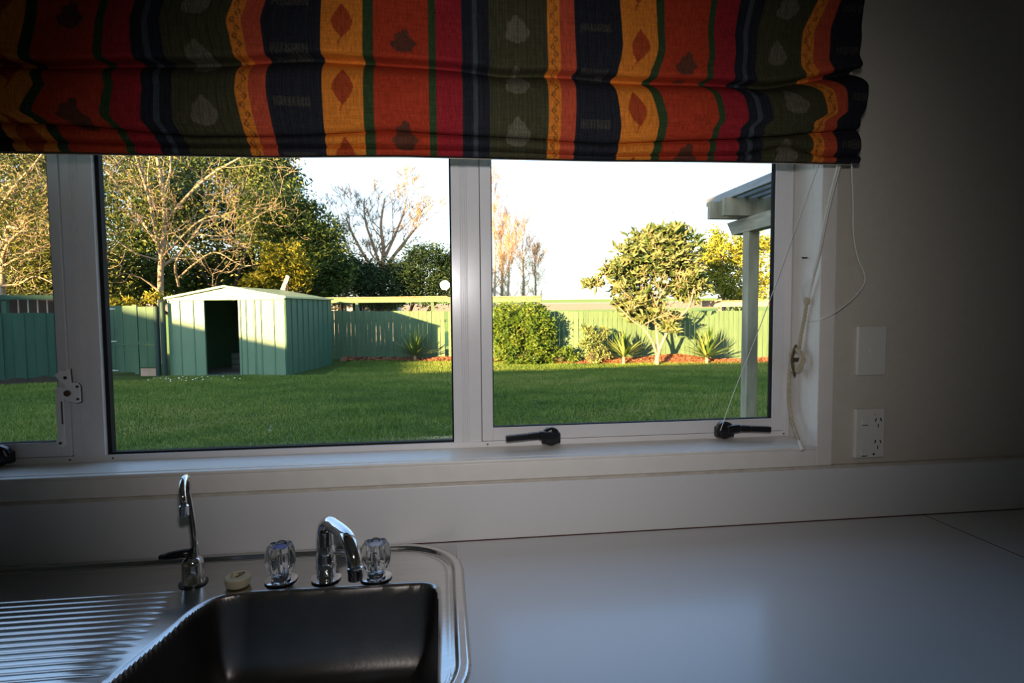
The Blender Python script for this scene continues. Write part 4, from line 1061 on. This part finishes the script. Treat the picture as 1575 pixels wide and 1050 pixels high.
# ------------------------------------------------------------------ plants
def seg_mesh(segs, sides=5):
    """segs (n,8): p0 xyz r0, p1 xyz r1 -> vertices, quads of open tubes"""
    s = np.asarray(segs, float); a, r0, b_, r1 = s[:, :3], s[:, 3], s[:, 4:7], s[:, 7]
    d = b_-a; ln = np.linalg.norm(d, axis=1, keepdims=True); d = d/np.maximum(ln, 1e-9)
    ref = np.where(np.abs(d[:, 2:3]) < 0.9, np.array([[0, 0, 1.0]]), np.array([[1.0, 0, 0]]))
    x = np.cross(d, ref); x /= np.linalg.norm(x, axis=1, keepdims=True); y = np.cross(d, x)
    an = 2*PI*np.arange(sides)/sides
    ring = x[:, None]*np.cos(an)[None, :, None] + y[:, None]*np.sin(an)[None, :, None]
    A = a[:, None] + ring*r0[:, None, None]; B = b_[:, None] + ring*r1[:, None, None]
    V = np.concatenate([A, B], 1).reshape(-1, 3)
    k = np.arange(sides); f = np.stack([k, (k+1) % sides, (k+1) % sides+sides, k+sides], 1)
    F = (f[None] + (np.arange(len(s))*2*sides)[:, None, None]).reshape(-1, 4)
    return V, F
def limb(segs, pts, r0, r1, wob=0.0, rng=random):
    """a curved limb through pts with falling radius; returns sampled points with radius"""
    P = spline(pts, 5); n = len(P); out = []
    for i in range(n-1):
        t0, t1 = i/(n-1), (i+1)/(n-1)
        segs.append((*P[i], r0+(r1-r0)*t0, *P[i+1], r0+(r1-r0)*t1))
    return [(P[i], r0+(r1-r0)*i/(n-1), (P[min(i+1, n-1)]-P[max(i-1, 0)]).normalized()) for i in range(n)]
def grow(segs, tips, p, d, L, r, depth, rng, up=0.12, spread=0.7, wob=0.22, kids=3, nseg=5, rmin=0.004):
    p = Vector(p); d = Vector(d).normalized(); st = L/nseg
    for i in range(nseg):
        d2 = (d + Vector((rng.gauss(0, wob), rng.gauss(0, wob), rng.gauss(0, wob)+up*0.5))).normalized()
        q = p + d2*st; ra = r*(1-0.55*i/nseg); rb = r*(1-0.55*(i+1)/nseg)
        segs.append((*p, max(ra, rmin), *q, max(rb, rmin)))
        p, d = q, d2
        if depth > 0 and i >= 1:
            for _ in range(kids if i == nseg-1 else rng.choice((0, 1, 1, 2))):
                side = Vector((rng.gauss(0, 1), rng.gauss(0, 1), rng.gauss(0, 0.7)))
                side = (side - d*side.dot(d)); side = side.normalized() if side.length > 1e-6 else Vector((1, 0, 0))
                nd = (d*(1-spread*0.55) + side*spread + Vector((0, 0, up))).normalized()
                grow(segs, tips, p, nd, L*rng.uniform(0.5, 0.72), rb*0.62, depth-1, rng, up, spread, wob, kids, max(3, nseg-1), rmin)
    if depth == 0: tips.append((tuple(p), tuple(d)))
def leaves(C, size, rng, n_per=1, spread=0.0, aspect=0.45, up=0.3, fold=0.15, jit=0.35):
    """leaf blades: a kinked diamond of 2 quads' worth of triangles at each centre"""
    C = np.repeat(np.asarray(C, float), n_per, 0); n = len(C)
    if spread: C = C + rng.normal(0, 1, (n, 3))*spread
    d = rng.normal(0, 1, (n, 3)); d[:, 2] = d[:, 2]*0.7 + up; d /= np.linalg.norm(d, axis=1, keepdims=True)
    nrm = rng.normal(0, 1, (n, 3)); nrm[:, 2] += 0.8
    s = np.cross(d, nrm); s /= np.maximum(np.linalg.norm(s, axis=1, keepdims=True), 1e-6); u = np.cross(s, d)
    L = size*(1+jit*rng.normal(0, 1, (n, 1)).clip(-1.5, 2)); w = L*aspect*0.5
    V = np.stack([C, C + d*L*0.45 + s*w + u*L*fold*0.5, C + d*L - u*L*fold, C + d*L*0.45 - s*w + u*L*fold*0.5], 1).reshape(-1, 3)
    F = np.arange(4*n).reshape(n, 4)
    return V, F, n
def blob(rng, c, r, n, shell=0.55, clump=None, csize=0.4):
    """points in a lumpy ellipsoid, thicker towards the outside, gathered in clumps"""
    c, r = np.array(c, float), np.array(r, float)
    k = clump or max(8, n//60)
    d = rng.normal(0, 1, (k, 3)); d /= np.linalg.norm(d, axis=1, keepdims=True)
    rad = rng.uniform(shell, 1.0, (k, 1))
    cc = d*rad
    pick = rng.integers(0, k, n)
    return c + (cc[pick])*r + rng.normal(0, 1, (n, 3))*csize*np.array([1, 1, 0.75]), pick
def foliage(parent, pts, size, m, rng, name='foliage', pick=None, **k):
    V, F, n = leaves(pts, size, rng, **k)
    base = rng.uniform(0, 1, n)
    if pick is not None:
        tone = rng.uniform(0, 1, int(pick.max())+1); base = 0.45*base + 0.55*tone[pick]
    o = np_mesh(name, V, F, m, parent, attr=np.repeat(base, 4)); o['kind'] = 'stuff'
    return o
def wood(parent, segs, m, name='branches', sides=5):
    V, F = seg_mesh(segs, sides)
    return np_mesh(name, V, F, m, parent, smooth=True)

LM = {}
LM['evergreen'] = leaf_mat('evergreen_leaf', [(0.012, 0.032, 0.008), (0.030, 0.065, 0.012), (0.075, 0.115, 0.018), (0.13, 0.16, 0.025)], tl=0.15)
LM['dark'] = leaf_mat('dark_hedge_leaf', [(0.010, 0.028, 0.010), (0.025, 0.055, 0.016), (0.055, 0.09, 0.022)], tl=0.12)
LM['yellow'] = leaf_mat('yellow_green_leaf', [(0.10, 0.13, 0.014), (0.22, 0.22, 0.02), (0.34, 0.29, 0.03)], tl=0.3)
LM['olive'] = leaf_mat('olive_leaf', [(0.035, 0.055, 0.012), (0.09, 0.11, 0.02), (0.20, 0.19, 0.04)], tl=0.2)
LM['loquat'] = leaf_mat('loquat_leaf', [(0.025, 0.055, 0.014), (0.075, 0.125, 0.035), (0.20, 0.22, 0.085), (0.42, 0.37, 0.21)], tl=0.2)
LM['bush'] = leaf_mat('glossy_bush_leaf', [(0.030, 0.075, 0.012), (0.085, 0.16, 0.02), (0.21, 0.26, 0.04)], rough=0.4, tl=0.2)
LM['shrub'] = leaf_mat('variegated_shrub_leaf', [(0.05, 0.10, 0.03), (0.16, 0.22, 0.07), (0.34, 0.33, 0.14)], tl=0.2)
LM['light'] = leaf_mat('light_green_leaf', [(0.12, 0.18, 0.02), (0.26, 0.28, 0.035), (0.36, 0.32, 0.05)], tl=0.3)
LM['yucca'] = leaf_mat('sword_leaf', [(0.035, 0.085, 0.018), (0.11, 0.18, 0.04), (0.24, 0.28, 0.085)], rough=0.45, tl=0.1)

def rs(seed): return random.Random(seed), np.random.default_rng(seed)

# 1. big bare spreading tree behind the shed
r1, q1 = rs(11)
t = thing('bare_tree', 'large winter-bare tree with pale sunlit branches rising behind shed', 'tree', at(246, 470, 18.2)[:2] + (GZ,))
segs, tips = [], []
base = at(246, 470, 18.2)
tr = [(base[0], base[1], GZ), at(247, 430, 18.2), at(250, 385, 18.1), at(254, 335, 18.0), at(249, 285, 17.9), at(240, 230, 17.8), at(235, 180, 17.7)]
limbs = [limb(segs, tr, 0.10, 0.04)]
for pts, a_, b_ in (([at(247, 392, 18.2), at(238, 350, 17.6), at(228, 300, 17.2), at(212, 250, 17), at(200, 205, 16.9)], .07, .03),
                    ([at(253, 345, 18), at(285, 305, 17.5), at(325, 268, 17.2), at(370, 242, 17), at(410, 215, 17)], .06, .025),
                    ([at(246, 380, 18.2), at(215, 335, 18.8), at(185, 290, 18.8), at(155, 252, 18.6), at(130, 220, 18.6)], .06, .025),
                    ([at(251, 300, 18), at(262, 265, 18.3), at(262, 230, 18.4), at(270, 190, 18.4)], .05, .02),
                    ([at(249, 410, 18.2), at(280, 385, 18.6), at(310, 345, 18.9), at(345, 330, 19), at(385, 310, 19)], .055, .02),
                    ([at(275, 440, 18.0), at(270, 405, 17.4), at(292, 370, 17.1), at(310, 345, 17.0)], .05, .02),
                    ([at(250, 395, 18), at(300, 345, 17.2), at(330, 332, 17.0), at(352, 338, 17.0)], .045, .015),
                    ([at(272, 430, 18), at(300, 405, 17.3), at(332, 388, 17.2), at(372, 408, 17.2), at(400, 405, 17.2)], .045, .012),
                    ([at(245, 400, 18), at(210, 390, 17.4), at(180, 372, 17.2), at(152, 372, 17.0)], .04, .012),
                    ([at(243, 330, 18), at(228, 280, 17.6), at(232, 230, 17.4)], .045, .02),
                    ([at(300, 360, 17.6), at(345, 362, 17.6), at(385, 340, 17.4), at(420, 318, 17.4)], .035, .012)):
    limbs.append(limb(segs, pts, a_*0.85, b_*0.85))
for lb in limbs:
    for (p, r, d) in lb[4::2]:
        if r1.random() < 0.75:
            sd = Vector((r1.gauss(0, 1), r1.gauss(0, 0.6), r1.gauss(0.3, 0.6))).normalized()
            grow(segs, tips, p, (d*0.6+sd*0.8), r1.uniform(0.5, 1.3), max(0.010, r*0.40), 2, r1, up=0.15, spread=0.75, kids=2, nseg=4, rmin=0.0055)
big = [s for s in segs if max(s[3], s[7]) > 0.028]; small = [s for s in segs if max(s[3], s[7]) <= 0.028]
wood(t, big, M['bark_pale'], 'trunk', 7)
o = wood(t, small, M['bark_pale'], 'twigs', 4); o['kind'] = 'stuff'
pts = np.array([p for p, d in tips]); 
foliage(t, pts[q1.integers(0, len(pts), 5200)], 0.10, LM['olive'], q1, spread=0.30, name='last_leaves')

# 2. bare thicket seen in the left light
r1, q1 = rs(12)
t = thing('bare_tree', 'tangled pale bare tree behind the side fence at the window\'s narrow light', 'tree', at(10, 470, 15.5)[:2] + (GZ,))
segs, tips = [], []
b0 = at(8, 480, 15.5)
for pts, a_, b_ in (([(b0[0], b0[1], GZ), at(3, 415, 15.4), at(12, 375, 15.2), at(10, 350, 15.1), at(32, 350, 15.0), at(40, 330, 15.0)], .07, .02),
                    ([at(12, 375, 15.2), at(35, 355, 15.0), at(70, 362, 14.9), at(95, 355, 14.8)], .04, .012),
                    ([at(4, 410, 15.4), at(30, 395, 15.0), at(60, 380, 14.9), at(90, 372, 14.8)], .035, .012),
                    ([at(2, 440, 15.4), at(30, 436, 15.0), at(55, 425, 14.9), at(90, 440, 14.8)], .035, .012),
                    ([at(-20, 420, 15.6), at(-10, 340, 15.5), at(20, 290, 15.4), at(55, 250, 15.3), at(80, 215, 15.3)], .05, .02),
                    ([at(-30, 320, 15.8), at(10, 285, 15.6), at(45, 280, 15.5), at(85, 290, 15.4)], .03, .012),
                    ([at(35, 285, 16.2), at(48, 305, 16), at(55, 330, 16)], .025, .01)):
    lb = limb(segs, pts, a_, b_)
    for (p, r, d) in lb[3::2]:
        sd = Vector((r1.gauss(0, 1), r1.gauss(0, 0.6), r1.gauss(0.2, 0.7))).normalized()
        grow(segs, tips, p, (d*0.5+sd*0.8), r1.uniform(0.5, 1.1), max(0.010, r*0.4), 2, r1, up=0.08, spread=0.8, kids=2, nseg=4, rmin=0.006)
wood(t, [s for s in segs if max(s[3], s[7]) > 0.02], M['bark_pale'], 'trunk', 6)
o = wood(t, [s for s in segs if max(s[3], s[7]) <= 0.02], M['bark_pale'], 'twigs', 4); o['kind'] = 'stuff'
pts = np.array([p for p, d in tips]); foliage(t, pts[q1.integers(0, len(pts), 5200)], 0.10, LM['olive'], q1, spread=0.2, name='last_leaves')

# 3. evergreen trees making the dark backdrop
def evergreen(label, base, blobs, size, lm, seed, name='evergreen_tree', bark='bark_dark', stem_r=0.16, group=None, trunk_top=None, **kw):
    r1, q1 = rs(seed)
    t = thing(name, label, 'tree' if 'tree' in name else 'shrub', (base[0], base[1], GZ), group=group)
    segs, tips = [], []
    for bi, (c, rr, n_, cs) in enumerate(blobs):
        c = Vector(c)
        m0 = Vector((base[0], base[1], GZ)); mid = m0.lerp(c, 0.5) + Vector((r1.gauss(0, .1), r1.gauss(0, .1), 0))
        lb = limb(segs, [m0, mid, c], stem_r*(1 if bi == 0 else 0.6), stem_r*0.3)
        for (p, r, d) in lb[4:]:
            grow(segs, tips, p, Vector((r1.gauss(0, 1), r1.gauss(0, 1), r1.gauss(0.4, 0.5))), min(rr)*0.8, r*0.5, 1, r1, kids=3, nseg=4)
    wood(t, segs, M[bark], 'trunk', 6)
    P, K, off = [], [], 0
    for (c, rr, n_, cs) in blobs:
        p, k = blob(q1, c, rr, n_, csize=cs, **kw); P.append(p); K.append(k+off); off += int(k.max())+1
    P = np.concatenate(P); K = np.concatenate(K); ok = P[:, 2] > GZ+0.03
    foliage(t, P[ok], size, lm, q1, pick=K[ok])
    return t
A_ = at
evergreen('tall dark evergreen tree filling the view behind the bare tree', at(330, 470, 23.5)[:2],
    [(at(330, 300, 23.5), (3.2, 1.5, 3.0), 17000, 0.30), (at(210, 320, 24.5), (2.6, 1.4, 3.2), 13000, 0.32), (at(420, 280, 22.8), (1.0, 1.0, 1.6), 7000, 0.22), (at(180, 430, 22), (2.2, 1.0, 1.2), 8000, 0.28), (at(300, 425, 24.5), (2.6, 0.8, 1.1), 9000, 0.28), (at(385, 420, 24), (1.6, 0.8, 1.2), 6000, 0.25)],
    0.17, LM['evergreen'], 21, shell=0.35)
evergreen('rounded dark evergreen tree leaning over the shed roof corner', at(480, 470, 21.5)[:2],
    [(at(470, 385, 21.5), (1.55, 1.2, 1.9), 15000, 0.22), (at(430, 340, 21.5), (1.3, 1.2, 1.4), 9000, 0.22), (at(505, 425, 21.2), (0.95, 0.9, 1.1), 8000, 0.2)],
    0.14, LM['evergreen'], 22, shell=0.45)
evergreen('yellow-green sunlit shrub just above the shed roof', at(425, 460, 19.0)[:2],
    [(at(440, 400, 19.0), (0.85, 0.5, 0.6), 2600, 0.13), (at(405, 430, 19.0), (0.6, 0.45, 0.4), 1800, 0.12), (at(460, 425, 19.2), (0.5, 0.4, 0.5), 1500, 0.12)],
    0.13, LM['yellow'], 23, name='sunlit_shrub', stem_r=0.05)
evergreen('yellowish twiggy shrub spilling over the top of the gate', at(200, 470, 15.6)[:2],
    [(at(175, 464, 15.5), (0.55, 0.25, 0.10), 420, 0.07), (at(215, 468, 15.5), (0.45, 0.25, 0.10), 320, 0.07), (at(238, 458, 15.6), (0.3, 0.2, 0.12), 200, 0.07)],
    0.10, LM['yellow'], 27, name='sunlit_shrub', stem_r=0.03)
evergreen('leafy green tree growing behind the side fence in the narrow light', at(40, 470, 18.5)[:2],
    [(at(40, 330, 18.6), (2.6, 1.0, 3.2), 14000, 0.3), (at(90, 420, 18.4), (2.0, 1.0, 1.4), 8000, 0.28), (at(60, 240, 18.8), (2.0, 1.0, 1.2), 5000, 0.3)],
    0.14, LM['olive'], 24, shell=0.3)
evergreen('dark clipped hedge shrub behind the fence between shed and mullion', at(600, 470, 22.5)[:2],
    [(at(590, 440, 22.5), (1.5, 0.9, 0.95), 11000, 0.18), (at(655, 420, 22.5), (1.35, 0.9, 1.35), 12000, 0.18), (at(555, 425, 22.8), (0.8, 0.7, 0.8), 5000, 0.16), (at(700, 430, 22.5), (0.9, 0.8, 1.2), 6000, 0.18)],
    0.11, LM['dark'], 25, name='hedge_shrub', shell=0.5)

# 4. bare pale tree in the middle distance
r1, q1 = rs(31)
t = thing('bare_tree', 'pale bare winter tree against the bright sky above the dark hedge', 'tree', at(590, 470, 26.5)[:2] + (GZ,))
segs, tips = [], []
b0 = at(588, 470, 26.5)
for pts, a_, b_ in (([(b0[0], b0[1], GZ), at(588, 420, 26.5), at(590, 385, 26.5), at(586, 345, 26.4), at(592, 305, 26.4)], .13, .03),
                    ([at(588, 425, 26.5), at(565, 400, 26.2), at(545, 365, 26.2), at(532, 335, 26.2)], .09, .025),
                    ([at(588, 418, 26.5), at(575, 380, 26.8), at(562, 340, 26.8), at(560, 305, 26.8)], .08, .02),
                    ([at(590, 415, 26.5), at(612, 385, 26.3), at(632, 360, 26.2), at(645, 345, 26.2)], .08, .02),
                    ([at(590, 400, 26.5), at(606, 365, 26.6), at(620, 330, 26.6), at(625, 305, 26.6)], .07, .02),
                    ([at(588, 420, 26.5), at(560, 412, 26.4), at(540, 392, 26.2), at(525, 380, 26.2)], .07, .02)):
    lb = limb(segs, pts, a_*1.25, b_*1.3)
    for (p, r, d) in lb[4::2]:
        sd = Vector((r1.gauss(0, 1), r1.gauss(0, 0.6), r1.gauss(0.3, 0.5))).normalized()
        grow(segs, tips, p, (d*0.7+sd*0.7), r1.uniform(0.7, 1.2), max(0.016, r*0.45), 2, r1, up=0.25, spread=0.65, kids=4, nseg=4, rmin=0.011)
wood(t, [s for s in segs if max(s[3], s[7]) > 0.025], M['twig_far'], 'trunk', 6)
o = wood(t, [s for s in segs if max(s[3], s[7]) <= 0.025], M['twig_far'], 'twigs', 3); o['kind'] = 'stuff'

# 5. row of slim bare trees beyond the fence
r1, q1 = rs(41)
for i, (px, top, Y, r0, label) in enumerate(((759, 285, 40, 0.11, 'tallest slim bare tree right against the mullion'),
                                      (770, 345, 41, 0.16, 'slim bare tree second from the mullion with a dark trunk'),
                                      (778, 360, 40, 0.11, 'slim bare tree between the dark trunk and the forked one'),
                                      (803, 362, 42, 0.13, 'slim bare tree rising over the round bush'),
                                      (822, 395, 43, 0.09, 'lowest slim bare tree at the open end of its row'))):
    b0 = at(px, 466, Y); tp = at(px + (2 if i != 2 else 8), top, Y)
    t = thing('bare_tree', label, 'tree', (b0[0], b0[1], GZ), group='row of bare trees beyond the fence')
    segs, tips = [], []
    lb = limb(segs, [(b0[0], b0[1], GZ), Vector(b0).lerp(Vector(tp), 0.35)+Vector((0.08, 0, 0)), Vector(b0).lerp(Vector(tp), 0.7)-Vector((0.05, 0, 0)), tp], r0, 0.02)
    for (p, r, d) in lb[2:]:
        for _ in range(3):
            sd = Vector((r1.gauss(0, 1), r1.gauss(0, 1), r1.gauss(0.2, 0.4))).normalized()
            grow(segs, tips, p, (d*0.75+sd*0.6), r1.uniform(0.7, 1.3), max(0.014, r*0.35), 2, r1, up=0.3, spread=0.5, kids=3, nseg=4, rmin=0.009)
    wood(t, [s for s in segs if max(s[3], s[7]) > 0.03], M['bark_grey'], 'trunk', 6)
    o = wood(t, [s for s in segs if max(s[3], s[7]) <= 0.03], M['twig_far'], 'twigs', 3); o['kind'] = 'stuff'

# 6. rounded bush and small shrubs before the fence
evergreen('big rounded glossy green bush in front of the fence beside the mullion', (2.42, 15.75),
    [((2.42, 15.75, 0.62), (0.98, 0.62, 0.88), 11000, 0.09), ((2.1, 15.8, 1.15), (0.65, 0.45, 0.5), 4000, 0.08), ((2.75, 15.72, 1.0), (0.6, 0.45, 0.55), 4000, 0.08), ((2.45, 15.6, 0.1), (1.05, 0.55, 0.4), 4500, 0.08)],
    0.085, LM['bush'], 51, name='round_bush', stem_r=0.04, shell=0.75)
evergreen('small two-toned shrub between the big bush and the spiky plants', (4.45, 15.25),
    [((4.35, 15.25, 0.35), (0.26, 0.2, 0.5), 900, 0.06), ((4.68, 15.28, 0.30), (0.24, 0.18, 0.42), 800, 0.06), ((4.5, 15.2, 0.0), (0.35, 0.2, 0.22), 500, 0.06), ((4.32, 15.25, 0.85), (0.16, 0.12, 0.16), 180, 0.05), ((4.85, 15.28, 0.75), (0.10, 0.1, 0.18), 120, 0.04)],
    0.085, LM['shrub'], 52, name='small_shrub', stem_r=0.02)
evergreen('low dark sprigs at the foot of the big bush', (3.62, 15.6),
    [((3.6, 15.55, 0.0), (0.35, 0.16, 0.22), 500, 0.06), ((3.95, 15.5, -0.08), (0.25, 0.12, 0.14), 260, 0.05)], 0.08, LM['bush'], 53, name='small_shrub', stem_r=0.015)

# 7. loquat with forked sunlit trunk
r1, q1 = rs(61)
LQ = (6.13, 14.62)
t = thing('loquat_tree', 'broad-leaved tree with forked orange trunk standing before the green fence', 'tree', (*LQ, GZ))
segs, tips = [], []
Y0 = LQ[1]
def qa(px, py, dy=0.0): return at(px, py, Y0+dy)
b0 = qa(1010, 562)
arms = (([(b0[0], b0[1], GZ-0.02), qa(1011, 548), qa(1014, 538)], .075, .06),
        ([qa(1013, 540), qa(1022, 520, -.05), qa(1030, 503, -.1), qa(1048, 485, -.2), qa(1060, 470, -.25), qa(1068, 440, -.3)], .05, .022),
        ([qa(1012, 540), qa(1011, 520, .05), qa(1008, 495, .1), qa(1000, 460, .1), qa(1005, 420, .1)], .05, .02),
        ([qa(1011, 548), qa(1003, 525, -.1), qa(990, 505, -.15), qa(972, 492, -.2), qa(950, 470, -.2)], .04, .016),
        ([qa(1030, 503, -.1), qa(1020, 490, -.2), qa(1010, 470, -.3), qa(1030, 430, -.35)], .03, .014),
        ([qa(1008, 495, .1), qa(990, 460, .2), qa(980, 420, .25), qa(985, 380, .3)], .03, .014),
        ([qa(1000, 460, .1), qa(1020, 420, .2), qa(1030, 380, .2), qa(1035, 355, .2)], .03, .012))
for pts, a_, b_ in arms:
    lb = limb(segs, pts, a_, b_)
    if a_ < .06:
        for (p, r, d) in lb[8::3]:
            sd = Vector((r1.gauss(0, 1), r1.gauss(0, .8), r1.gauss(0.4, 0.5))).normalized()
            grow(segs, tips, p, (d*0.5+sd), r1.uniform(0.5, 0.9), r*0.5, 1, r1, up=0.3, kids=3, nseg=4, rmin=0.006)
wood(t, segs, M['bark_orange'], 'trunk', 7)
P, K, off = [], [], 0
for (c, rr, n_, cs) in ((qa(1000, 400), (1.15, 0.7, 0.9), 2600, 0.12), (qa(1035, 385), (0.8, 0.6, 0.75), 1700, 0.12), (qa(965, 420), (0.7, 0.5, 0.7), 1500, 0.12), (qa(985, 470), (0.85, 0.5, 0.5), 1400, 0.11),
                        (qa(1058, 435), (0.75, 0.5, 0.65), 1500, 0.12), (qa(1042, 352), (0.22, 0.2, 0.2), 200, 0.07), (qa(912, 437), (0.28, 0.2, 0.14), 220, 0.07), (qa(1010, 370), (0.55, 0.4, 0.5), 900, 0.11), (qa(1035, 500, -.2), (0.3, 0.25, 0.3), 250, 0.1)):
    k_ = max(6, n_//16)
    p, k = blob(q1, c, rr, n_, shell=0.35, clump=k_, csize=cs*0.5); P.append(p); K.append(k+off); off += k_+1
foliage(t, np.concatenate(P), 0.20, LM['loquat'], q1, pick=np.concatenate(K), aspect=0.36, up=0.55, fold=0.18)

# 8. light green trees behind the fence on the right
evergreen('airy light-green tree beyond the fence left of the pergola post', at(1120, 470, 18.5)[:2],
    [(at(1115, 390, 18.5), (1.0, 0.7, 0.75), 2600, 0.17), (at(1105, 420, 18.5), (0.9, 0.6, 0.8), 1900, 0.17), (at(1140, 440, 18.3), (1.3, 0.6, 0.7), 2600, 0.17), (at(1105, 362, 18.6), (0.35, 0.3, 0.25), 300, 0.12), (at(1160, 395, 18.3), (0.9, 0.6, 0.9), 1800, 0.17)],
    0.13, LM['light'], 71, bark='bark_orange', stem_r=0.08, name='light_green_tree')
evergreen('light-green tree with a pale trunk seen between pergola post and window frame', (10.9, 14.3),
    [((11.0, 14.5, 2.6), (1.0, 0.7, 1.2), 3000, 0.16), ((11.1, 14.6, 1.6), (0.9, 0.6, 0.7), 1500, 0.15), ((10.7, 14.4, 3.2), (0.7, 0.6, 0.6), 1200, 0.15)],
    0.13, LM['light'], 72, bark='bark_orange', stem_r=0.14, name='light_green_tree')

# 9. spiky sword-leaved plants, every leaf a part
def spiky(base, label, n, L, seed, stem=0.25, m=LM['yucca'], wide=0.030):
    rr = random.Random(seed)
    t = thing('spiky_plant', label, 'plant', (*base, GZ), group=None)
    MB().lathe([(0.05, 0), (0.045, stem*0.5), (0.035, stem)], (*base, GZ), n=9).build('stem', M['bark_orange'], t)
    for i in range(n):
        az = i*2.399 + rr.uniform(-0.3, 0.3); el = math.radians(rr.uniform(12, 86)); ll = L*rr.uniform(0.75, 1.1)
        d = Vector((math.cos(az)*math.cos(el), math.sin(az)*math.cos(el), math.sin(el))); s = Vector((-math.sin(az), math.cos(az), 0)); up = s.cross(d)*-1
        c = Vector((*base, GZ+stem*rr.uniform(0.6, 1.0)))
        droop = 0.12*ll*math.cos(el)
        V = []; tt = (0, 0.35, 0.7, 1.0)
        for q_, w in zip(tt, (0.5, 1.0, 0.7, 0.0)):
            p = c + d*ll*q_ - Vector((0, 0, droop*q_**2))
            if w: V += [p - s*wide*w + up*0.006, p + Vector((0, 0, 0)), p + s*wide*w + up*0.006]
            else: V += [p]
        F = [(0, 1, 4, 3), (1, 2, 5, 4), (3, 4, 7, 6), (4, 5, 8, 7), (6, 7, 9), (7, 8, 9)]
        me = bpy.data.meshes.new('leaf'); me.from_pydata([tuple(v-Vector((*base, GZ))) for v in V], [], F); me.update()
        a = me.attributes.new('rnd', 'FLOAT', 'POINT'); v_ = rr.random(); a.data.foreach_set('value', [v_]*len(V))
        link('leaf', me, m, t, Vector((*base, GZ)))
    return t
spiky((5.32, 14.95), 'spiky sword-leaved plant left of the forked tree trunk', 80, 0.88, 81, stem=0.30, wide=0.042)
spiky((7.75, 14.60), 'spiky sword-leaved plant right of the forked tree trunk', 80, 0.95, 82, stem=0.24, wide=0.042)
spiky((-0.92, 17.35), 'spiky sword-leaved plant in fence shade between shed and mullion', 60, 1.0, 83, stem=0.22, wide=0.035)
